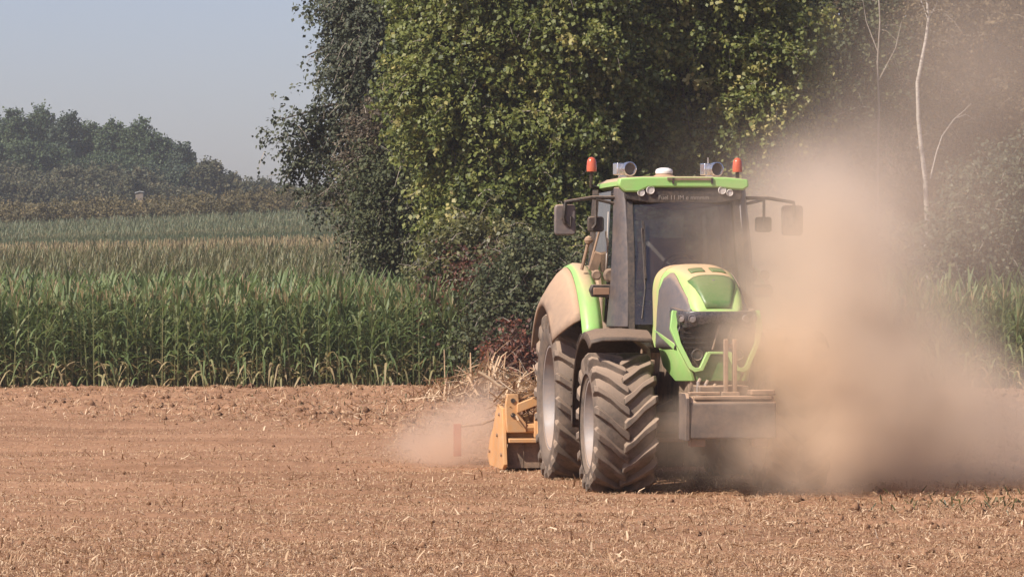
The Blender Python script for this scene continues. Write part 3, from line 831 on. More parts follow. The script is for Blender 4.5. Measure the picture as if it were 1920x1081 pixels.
# ------------------------------------------------------------------ tractor
TX, TY, YAW = 2.17, 45.0, math.asin(0.13)
tz = float(gz(TX, TY)) - .02
T = empty('tractor', (TX, TY, tz), YAW)
tag(T, 'dusty bright green tractor with big lugged tyres driving through its own dust', 'tractor')
GREEN = (.23, .50, .125)
P_green = dusty('green_paint', GREEN, .35, .42, .95, .5, nscale=3.5, lo=.55)
P_hood = dusty('hood_paint', (.29, .53, .15), .4, .45, 1.0, .5, nscale=3.0, dcol=(.50, .335, .19), lo=.56)
P_hoodback = dusty('bonnet_caked', GREEN, .6, 1.1, 1.0, .3, nscale=2.0, dcol=(.47, .31, .18), lo=-.6)
P_side = dusty('side_green_paint', (.225, .47, .12), .38, .42, .8, .5, nscale=3.5, lo=.6)
P_nose = dusty('nose_dark_green', (.055, .145, .035), .35, .25, .30, .5, nscale=6)
P_grey = dusty('grey_plastic', (.075, .072, .078), .45, .35, .8, .4, nscale=4)
P_band = dusty('lamp_band_gloss', (.030, .030, .035), .25, .10, .45, .5, nscale=6, lo=.6)
P_grille = dusty('grille_black', (.012, .012, .012), .6, .08, .3, .2, nscale=6, lo=.7)
P_panel = dusty('panel_grey', (.085, .08, .088), .5, .2, .55, .35, nscale=4, lo=.4)
P_black = dusty('black_plastic', (.018, .018, .019), .5, .18, .5, .35, nscale=5)
P_pillar = dusty('pillar_grey', (.048, .045, .049), .4, .2, .8, .45, nscale=3)
P_dustyblk = dusty('dusty_black', (.04, .036, .033), .7, .75, .9, .3, nscale=6)
P_fender = dusty('fender_plastic', (.10, .085, .075), .6, .95, 1.0, .3, nscale=2.5, lo=-.2)
P_tyre = dusty('tyre_rubber', (.045, .040, .037), .85, .62, .9, .25, nscale=7, dcol=(.30, .215, .155), lo=-.3)
P_rim = dusty('rim_silver', (.17, .17, .18), .45, .45, .6, .4, metal=.2, nscale=6)
P_steel = dusty('steel', (.28, .27, .26), .4, .5, .8, .5, metal=.6, nscale=8)
P_weight = dusty('weight_iron', (.05, .045, .045), .6, .35, .9, .3, nscale=4)
P_mud = dusty('fender_black', (.030, .027, .026), .65, .3, .40, .3, nscale=5, lo=.62)
P_brown = dusty('brown_caked_metal', (.14, .10, .075), .7, .8, 1.0, .2, nscale=6)
def simple(name, col, rough=.3, metal=0., spec=.5, emit=None):
    m, nt, b, out = new_mat(name)
    n = noise(nt, 12, 3)
    c = mixc(nt, math_n(nt, 'MULTIPLY', n.outputs[0], .35), col, DUST)
    nt.links.new(c, b.inputs['Base Color']); b.inputs['Roughness'].default_value = rough; b.inputs['Metallic'].default_value = metal
    b.inputs['Specular IOR Level'].default_value = spec
    return m
P_chrome = simple('chrome', (.75, .75, .76), .15, .9)
P_lens = simple('lamp_lens', (.48, .46, .44), .2)
P_smoked = simple('smoked_lens', (.13, .125, .13), .12)
P_lensdark = simple('lamp_bowl', (.05, .05, .05), .2)
P_white = simple('white_plastic', (.72, .70, .66), .35)
P_amber = simple('amber_lens', (.45, .06, .02), .2)
P_indic = simple('dusty_indicator', (.22, .12, .07), .4)
P_letter = simple('letter_print', (.20, .185, .17), .6)
P_cloth = simple('seat_cloth', (.10, .10, .10), .9)

def glass(name, tint, dust, refl=.10):
    m, nt, b, out = new_mat(name); nt.nodes.remove(b)
    tr = nt.nodes.new('ShaderNodeBsdfTransparent'); tr.inputs[0].default_value = (*tint, 1)
    gl = nt.nodes.new('ShaderNodeBsdfGlossy'); gl.inputs['Roughness'].default_value = .04
    df = nt.nodes.new('ShaderNodeBsdfDiffuse'); df.inputs[0].default_value = (*DUST, 1)
    fr = nt.nodes.new('ShaderNodeFresnel'); fr.inputs[0].default_value = 1.5
    f1 = math_n(nt, 'MULTIPLY_ADD', fr.outputs[0], 1.2, refl * .4, True)
    a = nt.nodes.new('ShaderNodeMixShader'); nt.links.new(f1, a.inputs[0]); nt.links.new(tr.outputs[0], a.inputs[1]); nt.links.new(gl.outputs[0], a.inputs[2])
    n = noise(nt, 1.6, 4, .6); n2 = noise(nt, 30, 3, .6)
    fd = math_n(nt, 'MULTIPLY', math_n(nt, 'MULTIPLY_ADD', n.outputs[0], 1.4, -.15, True), math_n(nt, 'MULTIPLY_ADD', n2.outputs[0], dust * .5, dust * .75, True), None, True)
    c = nt.nodes.new('ShaderNodeMixShader'); nt.links.new(fd, c.inputs[0]); nt.links.new(a.outputs[0], c.inputs[1]); nt.links.new(df.outputs[0], c.inputs[2])
    nt.links.new(c.outputs[0], out.inputs['Surface'])
    return m
P_screen = glass('windscreen_glass', (.50, .53, .52), .08)
P_glass = glass('side_glass', (.42, .48, .48), .10, .25)

def lathe_nc(mb, prof, c, axis, n):
    vs = []; fs = []
    for (r, h) in prof:
        for k in range(n):
            w = 2 * math.pi * k / n
            p = {'x': (h, r * math.cos(w), r * math.sin(w)), 'y': (r * math.cos(w), h, r * math.sin(w)), 'z': (r * math.cos(w), r * math.sin(w), h)}[axis]
            vs.append((p[0] + c[0], p[1] + c[1], p[2] + c[2]))
    for i in range(len(prof) - 1):
        for k in range(n): fs.append((i * n + k, i * n + (k + 1) % n, (i + 1) * n + (k + 1) % n, (i + 1) * n + k))
    mb.add(vs, fs)

def make_wheel(cx, cy, cz, Rr, W, rr, nlug, side, phase):
    # rim (the wheel itself) > tyre, hub
    c = (0, 0, 0); s = side
    rim = MB()
    lathe_nc(rim, [(rr + .035, s * .41 * W), (rr + .03, s * .435 * W), (rr + .005, s * .43 * W), (rr - .012, s * .36 * W), (rr - .05, s * .28 * W), (rr - .075, s * .05 * W),
                   (rr - .10, s * .02 * W), (rr * .72, s * .06 * W), (rr * .55, s * .13 * W), (.22, s * .16 * W), (.20, s * .13 * W)], c, 'x', 56)
    lathe_nc(rim, [(rr + .035, -s * .41 * W), (rr - .01, -s * .40 * W), (rr - .05, -s * .2 * W), (rr - .075, s * .05 * W)], c, 'x', 56)
    o = rim.build('wheel', P_rim, T, smooth=40); o.location = (cx, cy, cz)
    hub = MB(); lathe_nc(hub, [(.001, s * .30 * W), (.11, s * .29 * W), (.13, s * .26 * W), (.20, s * .17 * W), (.22, s * .10 * W), (.2, s * .02 * W)], c, 'x', 28)
    for k in range(10):
        w = 2 * math.pi * k / 10
        hub.tube([(s * .12 * W, .27 * math.cos(w), .27 * math.sin(w)), (s * .19 * W, .27 * math.cos(w), .27 * math.sin(w))], .018, 6)
    hub.build('hub', P_rim, o, smooth=40)
    t = MB()
    pf = [(rr + .01, -.40), (rr + .035, -.445), (rr + .12, -.49), (Rr - .24, -.505), (Rr - .15, -.485), (Rr - .10, -.455), (Rr - .075, -.40), (Rr - .060, -.25), (Rr - .055, 0)]
    pf = pf + [(r, -h) for r, h in pf[-2::-1]]
    lathe_nc(t, [(r, h * W) for r, h in pf] + [(rr + .01, -.40 * W)], c, 'x', 72)
    dl = .34 / Rr
    for i in range(nlug):
        for sg in (-1, 1):
            a0 = phase + 2 * math.pi * (i + (.5 if sg > 0 else 0)) / nlug
            jit = random.uniform(.96, 1.04)
            st = [(.468, Rr - .200, .500, Rr - .195, 0.00, .036), (.468, Rr - .13, .524, Rr - .105, .01, .048), (.440, Rr - .11, .512, Rr - .035, .05, .050), (.40, Rr - .10, .462, Rr + .0, .13, .047),
                  (.27, Rr - .075, .27, Rr + .004, .42, .042), (.12, Rr - .07, .12, Rr + .004, .74, .044), (-.005, Rr - .07, -.0, Rr + .002, .93, .052), (-.05, Rr - .07, -.035, Rr, 1.0, .040)]
            secs = []
            for (ub, rb, ut, rt, sa, hw) in st:
                a = a0 + dl * sa * jit; q = []
                for (u, r_, e) in ((ub, rb, -1.35), (ut, rt, -.8), (ut, rt, .8), (ub, rb, 1.35)):
                    w = a + e * hw / r_
                    q.append((sg * u * W, r_ * math.cos(w), r_ * math.sin(w)))
                secs.append(q)
            t.loft(secs, caps=True)
    t.build('tyre', P_tyre, o, bevel=.006, smooth=30)
    return o
FR, FW = .80, .70; RR_, RW = 1.025, .75
RV = 2.95
make_wheel(-.99, 0, FR - .03, FR, FW, .475, 18, -1, .10)
make_wheel(.99, 0, FR - .03, FR, FW, .475, 18, 1, .17)
make_wheel(-1.015, RV, RR_ - .04, RR_, RW, .60, 20, -1, .02)
make_wheel(1.015, RV, RR_ - .04, RR_, RW, .60, 20, 1, .12)

# chassis
mb = MB()
mb.box((0, 1.2, 1.15), (.62, 4.0, .85)); mb.box((0, 3.2, 1.0), (.7, 1.0, .8))
mb.box((0, -.95, .95), (.56, .75, .55)); mb.box((0, -.45, 1.35), (.6, .9, .4))
mb.tube([(-.70, 0, .78), (.70, 0, .78)], .12, 12); mb.box((0, 0, .80), (.5, .4, .42))
mb.tube([(-.8, RV, .98), (.8, RV, .98)], .17, 14)
for s in (-1, 1):
    mb.lathe([(.26, s * .56), (.26, s * .68), (.17, s * .78), (.17, s * .85)], (0, 0, .77), 'x', 18)
    mb.tube([(s * .3, .25, 1.0), (s * .62, .22, .85)], .05, 8); mb.tube([(s * .33, .35, .7), (s * .75, .3, .72)], .035, 8)
    mb.lathe([(.30, s * .45), (.30, s * .62), (.2, s * .70)], (0, RV, .98), 'x', 18)
    mb.box((s * .62, 1.75, 1.02), (.62, .95, .60)); mb.box((s * .58, .95, 1.25), (.30, .5, .45))
mb.build('chassis', P_dustyblk, T, bevel=.02)
mb = MB(); mb.box((0, 2.05, 1.72), (1.5, 1.9, .34)); mb.box((0, 1.15, 1.85), (1.22, .3, .5)); mb.build('cab_floor', P_black, T, bevel=.03)
for k in range(3):
    mb = MB(); mb.box((-.98, 1.35, .62 + .32 * k), (.34, .34, .04)); mb.box((-1.14, 1.35, .55 + .32 * k), (.03, .36, .16)); mb.box((-.82, 1.35, .55 + .32 * k), (.03, .36, .16))
    mb.build('step', P_brown, T, bevel=.008)

# bonnet
def zt(v): return float(np.interp(v, [-.97, -.93, -.85, -.72, -.58, -.4, 0, .5, 1.02], [2.055, 2.12, 2.22, 2.335, 2.415, 2.475, 2.545, 2.58, 2.575]))
def hw(v): return float(np.interp(v, [-.97, -.93, -.85, -.72, -.58, -.4, 0, .5, 1.02], [.215, .26, .295, .322, .338, .355, .40, .425, .415]))
def surf(v, z, w=None):
    top = zt(v); zs = top - .44; w = hw(v) if w is None else w
    if z <= zs: return w
    t = min(1.0, (z - zs) / (top - zs)); return w * max(0.0, 1 - t ** 3.3) ** (1 / 3.3)
secs = []
for v in (1.02, .8, .5, .2, 0, -.2, -.4, -.5, -.58, -.66, -.72, -.78, -.85, -.89, -.93, -.955, -.97):
    top = zt(v); zb = 1.62 if v > -.45 else 2.03; zs = max(zb, top - .44); w = hw(v); q = [(-w, v, zb)]
    for k in range(31):
        a = math.pi * k / 30; ca, sa = math.cos(a), math.sin(a)
        q.append((-w * math.copysign(abs(ca) ** (2 / 3.3), ca), v, zs + (top - zs) * abs(sa) ** (2 / 3.3)))
    q.append((w, v, zb)); secs.append(q)
mb = MB(); mb.loft(secs[2:]); mb.add(secs[-1], [tuple(range(33))]); bon = mb.build('bonnet', P_hood, T, smooth=45)
mb = MB(); mb.loft([[(x * 1.004, y, z + .002) for x, y, z in q] for q in secs[:3]]); mb.build('bonnet_collar', P_hoodback, bon, smooth=45)
# dark centre plate let into the nose
def nose_grid(x0f, x1f, v0, v1, n=8, up=.012):
    rows_ = []
    for i in range(n + 1):
        v = v0 + (v1 - v0) * i / n; a, b_ = x0f(i / n), x1f(i / n); row = []
        for j in range(9):
            x = a + (b_ - a) * j / 8; top = zt(v); w = hw(v); t = min(.999, abs(x) / w)
            z = top - .44 + .44 * (1 - t ** 3.3) ** (1 / 3.3) if v > -.6 else max(2.03, top - (.44 if top - .44 > 2.03 else top - 2.03) * (1 - (1 - t ** 3.3) ** (1 / 3.3)))
            row.append((x, v - up * .8, z + up * .6))
        rows_.append(row)
    return rows_
mb = MB(); mb.loft(nose_grid(lambda t: -.27 + .13 * t ** 1.6, lambda t: .27 - .13 * t ** 1.6, -.50, -.955)); mb.build('nose_plate', P_nose, T, solid=.012, smooth=50)
mb = MB(); mb.prism([(-.012, 2.40), (.012, 2.40), (.02, 2.36), (.0, 2.33), (-.02, 2.36)], 'y', -.66, -.645); mb.build('badge', P_chrome, T)
for s in (-1, 1):
    mb = MB(); mb.loft(nose_grid(lambda t: (.04 if s > 0 else -.20) - .0 * t, lambda t: (.20 if s > 0 else -.04), -.12, -.34, 4, .010))
    mb.build('bonnet_vent', P_nose, T, solid=.012)
# dark vented side panels
for s in (-1, 1):
    secs = []
    for v, za, zb in ((.54, 1.76, 1.64), (.50, 2.05, 1.62), (.42, 2.27, 1.62), (.30, 2.41, 1.62), (.16, 2.475, 1.62), (.02, 2.475, 1.62), (-.15, 2.43, 1.62), (-.35, 2.36, 1.62), (-.55, 2.28, 1.62), (-.72, 2.20, 1.62), (-.82, 2.13, 1.64), (-.88, 2.07, 1.70)):
        q = []; wt_ = surf(v, za)
        for k in range(10):
            t = k / 9; z = zb + (za - zb) * t
            w = .438 + (wt_ - .438) * t ** 2.2
            q.append((s * (max(w, surf(v, z)) + .014), v, z))
        secs.append(q)
    mb = MB(); mb.loft(secs); o = mb.build('side_panel', P_panel, T, solid=.012, smooth=40)
# headlight band, wrapping round the nose
path = [(-.452, -.46, 2.085), (-.455, -.70, 2.075), (-.435, -.86, 2.06), (-.36, -.97, 2.05), (-.2, -1.03, 2.045), (0, -1.045, 2.045)]
path = path + [(-x, y, z) for x, y, z in path[-2::-1]]
secs = []
for i, (x, y, z) in enumerate(path):
    a, b_ = path[max(0, i - 1)], path[min(len(path) - 1, i + 1)]
    t = Vector((b_[0] - a[0], b_[1] - a[1], 0)).normalized(); n_ = Vector((t.y, -t.x, 0))
    h = .115 + .085 * min(1.0, abs(x) / .40) ** 1.5
    secs.append([(x + n_.x * e, y + n_.y * e, z - h * f) for e, f in ((-.07, 0), (.0, .0), (.015, .25), (.008, .7), (-.015, 1.0), (-.07, 1.0))])
mb = MB(); mb.loft(secs, closed=True, caps=True); band = mb.build('headlight_band', P_band, T, bevel=.006)
for s in (-1, 1):
    for (x, y, r) in ((.405, -.93, .042), (.30, -1.005, .046)):
        mb = MB(); d_ = Vector((s * (.75 if x > .4 else .35), -1, 0)).normalized(); c_ = Vector((s * x, y, 1.965))
        M = d_.to_track_quat('Z', 'Y').to_matrix()
        mb.lathe([(r, -.03), (r, .012), (r * .86, .02), (r * .8, .008), (.001, .014)], c_, 'z', 18, M); mb.build('headlight', P_smoked, band)
# grille
gr = MB(); gr.prism([(-.42, 1.97), (.42, 1.97), (.42, 1.66), (.30, 1.43), (.19, 1.42), (.11, 1.59), (-.11, 1.59), (-.19, 1.42), (-.30, 1.43), (-.42, 1.66)], 'y', -.90, -.6)
gro = gr.build('grille', P_grille, T)
for k in range(8):
    z = 1.86 - k * .055; w = .39 if z > 1.66 else .39 - (1.66 - z) * .45
    mb = MB(); mb.box((0, -.912, z), (2 * w, .02, .014))
    if z > 1.6: mb.build('slat', P_grille, gro)
mb = MB()
for q in [(-.23, -.915, 1.56), (.23, -.915, 1.56)]: mb.lathe([(.065, 0), (.070, -.015), (.06, -.02), (.05, -.008), (.001, -.008)], q, 'y', 20)
mb.each('fog_lamp', P_black, gro)
mb = MB(); mb.tube([(.02, -.93, 1.9), (-.06, -.93, 1.62)], .012, 6); mb.tube([(.16, -.93, 1.88), (.08, -.93, 1.66)], .010, 6); mb.each('brace', P_dustyblk, gro)
fp = [(-.455, -.80, 2.05), (-.485, -.84, 1.86), (-.44, -.93, 1.68), (-.32, -.99, 1.425), (-.27, -1.0, 1.395), (-.20, -1.005, 1.405), (-.115, -1.0, 1.585)]
for s in (-1, 1):
    secs = []
    W = [(s * -x if s > 0 else x, y, z) for x, y, z in fp]
    for i, (x, y, z) in enumerate(W):
        a, b_ = Vector(W[max(0, i - 1)]), Vector(W[min(len(W) - 1, i + 1)]); t = (b_ - a).normalized()
        n_ = Vector((0, -1, 0)); n_ = (n_ - t * n_.dot(t)).normalized(); sd = t.cross(n_); wd = .040 if i < 2 else .026
        c_ = Vector((x, y, z)); secs.append([c_ + sd * wd + n_ * .02, c_ - sd * wd + n_ * .02, c_ - sd * wd - n_ * .05, c_ + sd * wd - n_ * .05])
    mb = MB(); mb.loft(secs, closed=True, caps=True); mb.build('grille_frame', P_side, T, bevel=.006)
    g_ = [(.442, .62, 1.83), (.452, -.72, 1.69), (.428, -.90, 1.63), (.318, -.975, 1.40), (.275, -.97, 1.275), (.40, -.55, 1.265), (.44, .05, 1.42)]
    g_ = [(s * x, y, z) for x, y, z in g_]
    mb = MB(); mb.add(g_, [(0, 1, 5, 6), (1, 2, 4, 5), (2, 3, 4)]); mb.build('cheek_panel', P_side, T, solid=.03, bevel=.006, smooth=50)
mb = MB(); mb.box((0, -.995, 1.585), (.24, .05, .028)); mb.build('grille_bar', P_side, T, bevel=.005)
mb = MB(); mb.prism([(-.17, 1.40), (-.10, 1.56), (.10, 1.56), (.17, 1.40), (.27, 1.37), (.24, 1.27), (-.24, 1.27), (-.27, 1.37)], 'y', -.97, -.75); mb.build('bumper_panel', P_nose, T, bevel=.01)

# front linkage and ballast block
mb = MB()
for x in (.015, .115): mb.box((x, -1.33, 1.38), (.045, .07, .72))
mb.box((.065, -1.33, 1.1), (.2, .1, .12)); mb.box((.065, -1.31, 1.66), (.07, .05, .05)); mb.build('linkage_post', P_brown, T, bevel=.008)
mb = MB()
for x in (-.36, .36): mb.prism([(-1.0, 1.05), (-1.55, 1.0), (-1.6, .8), (-1.2, .65), (-.9, .75)], 'x', x - .04, x + .04)
mb.tube([(-.45, -1.45, .86), (.45, -1.45, .86)], .04, 10); mb.each('linkage_arm', P_brown, T, bevel=.01)
wt = MB(); wt.prism([(-1.40, .66), (-1.40, 1.12), (-1.62, 1.12), (-1.74, 1.05), (-1.76, .66)], 'x', -.46, .50); wo = wt.build('front_weight', P_weight, T, bevel=.02)
mb = MB(); mb.prism([(-1.30, .64), (-1.30, 1.155), (-1.70, 1.155), (-1.765, 1.10), (-1.765, .64)], 'x', -.505, -.465); mb.build('end_plate', P_weight, wo, bevel=.006)
mb = MB(); mb.box((0.02, -1.66, 1.105), (.86, .16, .035)); mb.box((-.26, -1.5, 1.15), (.34, .14, .03)); mb.box((.37, -1.55, 1.16), (.26, .3, .05)); mb.each('top_plate', P_brown, wo, bevel=.006)
mb = MB(); mb.box((-.35, -1.55, .615), (.16, .2, .09)); mb.box((.35, -1.55, .615), (.16, .2, .09)); mb.each('foot', P_brown, wo, bevel=.01)
mb = MB()
for q in [(-.27, -1.2, 1.26), (-.19, -1.22, 1.24), (-.1, -1.2, 1.2)]: mb.tube([(q[0], q[1], 1.1), q, (q[0] + .04, q[1] + .12, q[2] + .03)], .02, 8)
mb.each('hydraulic_coupler', P_steel, T)

# fenders
def sweep(prof, cv, cz, a0, a1, n):
    secs = []
    for i in range(n + 1):
        a = R(a0 + (a1 - a0) * i / n); secs.append([(x, cv - r * math.cos(a), cz + r * math.sin(a)) for x, r in prof])
    return secs
for s in (-1, 1):
    f = MB(); f.loft(sweep([(s * 1.43, 1.09), (s * 1.425, 1.15), (s * 1.38, 1.24), (s * 1.30, 1.37), (s * 1.22, 1.48), (s * 1.145, 1.545)], RV, 1.0, 37, 150, 26)); f.build('rear_fender', P_fender, T, solid=.025, smooth=50)
    f = MB(); f.loft(sweep([(s * 1.143, 1.552), (s * 1.06, 1.595), (s * .97, 1.59), (s * .90, 1.54)], RV, 1.0, 28, 120, 22)); f.build('fender_panel', P_green, T, solid=.025, smooth=50)
    f = MB(); f.loft(sweep([(s * .898, 1.56), (s * .80, 1.56), (s * .72, 1.50)], RV, 1.0, 22, 130, 22)); f.build('fender_inner', P_dustyblk, T, solid=.025, smooth=50)
    f = MB(); f.loft(sweep([(s * 1.365, .93), (s * 1.345, 1.0), (s * 1.22, 1.035), (s * .95, 1.04), (s * .66, 1.02), (s * .64, .95)], .02, .80, 62, 186, 24)); ff = f.build('front_fender', P_mud, T, solid=.022, smooth=50)
    g_ = MB(); g_.tube([(s * .6, .0, 1.1), (s * .62, .1, 1.6), (s * .9, .1, 1.81)], .03, 8); g_.tube([(s * 1.0, .98, .9), (s * .6, .8, .95)], .03, 8); g_.each('fender_stay', P_brown, ff)
    g_ = MB()
    for x in (1.30, 1.24): g_.tube([(s * x, .86, 1.30), (s * (x + .02), .80, 1.66), (s * x, .66, 1.78), (s * (x - .05), .70, 1.62)], .014, 6)
    for z in (.95, 1.1, 1.25, 1.4): g_.tube([(s * 1.372, .93, z), (s * 1.386, .93, z)], .016, 6)
    g_.each('fender_bracket', P_black, ff)
# marker lamps, rails on the cab corner
for s in (-1, 1):
    mb = MB(); mb.prism([(-1.09, 2.28), (-1.06, 2.20), (-.84, 2.19), (-.77, 2.25), (-.79, 2.31), (-.86, 2.345), (-1.06, 2.345)], 'y', 1.38, 1.5)
    if s > 0: mb.v = [(-x, y, z) for x, y, z in mb.v]
    o = mb.build('marker_lamp', P_black, T, bevel=.012)
    m2 = MB(); m2.box((s * .955, 1.372, 2.265), (.19, .02, .085)); m2.build('indicator_lens', P_indic, o, bevel=.008)
    m2 = MB(); m2.box((s * .825, 1.372, 2.27), (.05, .02, .07)); m2.build('position_lens', P_lens, o, bevel=.008)
    m2 = MB(); m2.lathe([(.055, .0), (.06, -.03), (.045, -.05), (.001, -.045)], (s * 1.0, 1.5, 2.455), 'y', 18); m2.lathe([(.085, .02), (.085, -.02), (.06, -.04), (.001, -.035)], (s * .83, 1.5, 2.45), 'y', 20)
    m2.each('work_lamp', P_dustyblk, T)
    m2 = MB(); m2.tube([(s * .82, 1.42, 2.22), (s * .66, 1.2, 2.10), (s * .50, 1.02, 1.93)], .035, 8); m2.tube([(s * .76, 1.3, 2.28), (s * .56, 1.06, 2.1), (s * .53, 1.02, 1.45)], .014, 8)
    m2.tube([(s * .80, 1.3, 2.2), (s * .80, 1.25, 1.75), (s * .95, 1.2, 1.62)], .016, 8); m2.each('handrail', P_brown, T)
mb = MB(); mb.tube([(-1.05, 2.3, 2.52), (-.98, 2.25, 2.84)], .02, 8); mb.tube([(-.98, 2.2, 2.52), (-.86, 2.15, 2.98)], .014, 8); mb.lathe([(.001, -.055), (.04, -.035), (.055, 0), (.04, .035), (.001, .055)], (-.975, 2.25, 2.87), 'z', 14)
mb.box((-.90, 2.2, 2.62), (.10, .12, .22), (.2, .3, 0)); mb.build('fender_control', P_brown, T)

# cab
for s in (-1, 1):
    lo = [(s * .70, .98), (s * .78, 1.06), (s * .90, 1.36), (s * .87, 1.46), (s * .80, 1.42), (s * .66, 1.08)]; hi = [(s * .68, 1.36), (s * .74, 1.40), (s * .785, 1.54), (s * .765, 1.63), (s * .71, 1.60), (s * .63, 1.42)]
    mid = [((a[0] + b_[0]) / 2 - s * .015, (a[1] + b_[1]) / 2 - .06) for a, b_ in zip(lo, hi)]
    mb = MB(); mb.loft([[(x, y, 1.85) for x, y in lo], [(x, y, 2.35) for x, y in [((2 * a[0] + b_[0]) / 3 - s * .01, (2 * a[1] + b_[1]) / 3 - .05) for a, b_ in zip(lo, hi)]], [(x, y, 2.75) for x, y in mid], [(x, y, 3.48) for x, y in hi]], closed=True, caps=True)
    mb.build('front_pillar', P_pillar, T, bevel=.012, smooth=50)
    mb = MB(); mb.loft([[(s * .70, .96, 1.80), (s * .63, .95, 1.80), (s * .60, 1.04, 1.80), (s * .68, 1.08, 1.80)], [(s * .69, 1.11, 2.75), (s * .61, 1.10, 2.75), (s * .59, 1.2, 2.75), (s * .68, 1.24, 2.75)], [(s * .685, 1.34, 3.36), (s * .60, 1.33, 3.36), (s * .58, 1.42, 3.36), (s * .68, 1.44, 3.36)]], closed=True, caps=True)
    mb.build('screen_seal', P_black, T, smooth=40)
    mb = MB(); mb.tube([(s * .83, 2.9, 1.85), (s * .82, 2.92, 2.6), (s * .76, 2.95, 3.48)], .06, 8); mb.build('rear_pillar', P_black, T)
    mb = MB(); mb.add([(s * .90, 1.54, 1.92), (s * .86, 2.88, 1.92), (s * .85, 2.9, 2.6), (s * .78, 2.93, 3.44), (s * .79, 1.70, 3.44), (s * .85, 1.60, 2.6)], [(0, 1, 2, 5), (5, 2, 3, 4)]); mb.build('side_window', P_glass, T, smooth=60)
    mb = MB(); mb.tube([(s * .865, 1.62, 2.1), (s * .835, 1.72, 2.7), (s * .80, 1.82, 3.2)], .014, 6); mb.build('door_rail', P_steel, T)
secs = []
for k in range(9):
    t = k / 8; z = 1.88 + (3.34 - 1.88) * t; v0 = .98 + .40 * t ** 1.4; w = .665 - .03 * t
    secs.append([(w * u, v0 - .10 * (1 - u * u), z) for u in np.linspace(-1, 1, 13)])
mb = MB(); mb.loft(secs); mb.build('windscreen', P_screen, T, smooth=60)
mb = MB(); mb.add([(-.78, 2.95, 2.0), (.78, 2.95, 2.0), (.72, 2.98, 3.44), (-.72, 2.98, 3.44)], [(0, 1, 2, 3)]); mb.build('rear_window', P_glass, T)
mb = MB(); mb.prism([(-.69, 3.34), (-.70, 3.47), (.70, 3.47), (.69, 3.34), (.4, 3.295), (-.4, 3.295)], 'y', 1.27, 1.42); mb.build('header_panel', P_black, T, bevel=.01)
# headliner, shade arc behind the glass
mb = MB(); mb.box((0, 2.2, 3.44), (1.4, 1.5, .06)); mb.build('headliner', P_black, T)
mb = MB(); mb.loft([[(x, 1.34 + .02 * k, 3.33 - k * (.03 + .09 * (1 - abs(x / .6) ** 1.5)) / 2) for x in np.linspace(-.6, .6, 13)] for k in range(3)]); mb.build('sun_blind', P_cloth, T, solid=.01)
# roof
roof = MB()
def rr_poly(hx, v0, v1, r, n=5):
    out = []
    for (cx_, cy_, a0) in ((hx - r, v1 - r, 0), (-hx + r, v1 - r, 90), (-hx + r, v0 + r, 180), (hx - r, v0 + r, 270)):
        for k in range(n + 1):
            a = R(a0 + 90 * k / n); out.append((cx_ + r * math.cos(a), cy_ + r * math.sin(a)))
    return out
roof.loft([[(x, y, z) for x, y in rr_poly(hx, a, b_, .22)] for hx, a, b_, z in ((.70, 1.40, 3.1, 3.47), (.765, 1.33, 3.15, 3.50), (.765, 1.32, 3.15, 3.55), (.68, 1.42, 3.05, 3.60), (.50, 1.6, 2.9, 3.615))], closed=True, caps=True)
ro = roof.build('roof', P_green, T, smooth=40)
mb = MB(); mb.prism([(-.775, 3.50), (-.70, 3.42), (-.545, 3.42), (-.42, 3.475), (.42, 3.475), (.56, 3.455), (.70, 3.445), (.775, 3.49), (.76, 3.575), (.5, 3.60), (-.5, 3.60), (-.76, 3.585)], 'y', 1.24, 1.40); mb.build('visor', P_green, ro, bevel=.02)
mb = MB(); mb.box((.06, 1.235, 3.575), (.52, .02, .03)); mb.build('visor_slot', P_dustyblk, ro)
for x in (-.13, .33): 
    mb = MB(); mb.box((x, 1.232, 3.555), (.025, .02, .07)); mb.build('clip', P_black, ro)
for (x, z, r) in ((-.505, 3.415, .046), (-.395, 3.445, .052), (.455, 3.445, .050), (.545, 3.415, .042)):
    mb = MB(); mb.lathe([(r, .06), (r, -.012), (r * .85, -.022), (r * .75, -.008), (.001, -.012)], (x, 1.262, z), 'y', 20); mb.build('roof_light', P_lens, ro)
for x in (-.60, .44):
    M = Matrix.Rotation(R(18), 3, 'Z'); c_ = Vector((x, 1.62, 3.70))
    wl = MB(); wl.lathe([(.060, .10), (.082, .02), (.086, -.05), (.074, -.055), (.066, -.03), (.05, .0), (.001, .02)], c_, 'y', 24, M); wo_ = wl.build('work_light', P_chrome, ro)
    mb = MB(); mb.lathe([(.062, -.026), (.04, -.01), (.001, -.006)], c_, 'y', 20, M); mb.build('lamp_bowl', P_lensdark, wo_)
    mb = MB(); mb.box((x - .11, 1.66, 3.70), (.09, .12, .14), (0, 0, R(18))); mb.box((x - .06, 1.66, 3.62), (.1, .08, .05)); mb.build('lamp_bracket', P_chrome, wo_, bevel=.01)
mb = MB(); mb.lathe([(.13, 0), (.13, .015), (.10, .03), (.10, .045)], (-.15, 1.75, 3.605), 'z', 24); go_ = mb.build('antenna_mount', P_brown, ro)
mb = MB(); mb.lathe([(.10, .0), (.105, .02), (.095, .05), (.05, .068), (.001, .072)], (-.15, 1.75, 3.65), 'z', 24); mb.build('dome', P_white, go_, smooth=60)
mb = MB(); mb.tube([(.36, 1.65, 3.58), (.36, 1.65, 3.84)], .009, 6); mb.build('aerial', P_steel, ro)
for x in (-.87, .91):
    mb = MB(); mb.tube([(x * .82, 2.85, 3.50), (x, 2.75, 3.52), (x, 2.7, 3.70)], .022, 8); bo = mb.build('beacon', P_black, ro)
    mb = MB(); mb.lathe([(.060, 0), (.062, .05), (.054, .13), (.034, .165), (.001, .175)], (x, 2.7, 3.70), 'z', 20); mb.build('beacon_lens', P_amber, bo, smooth=60)
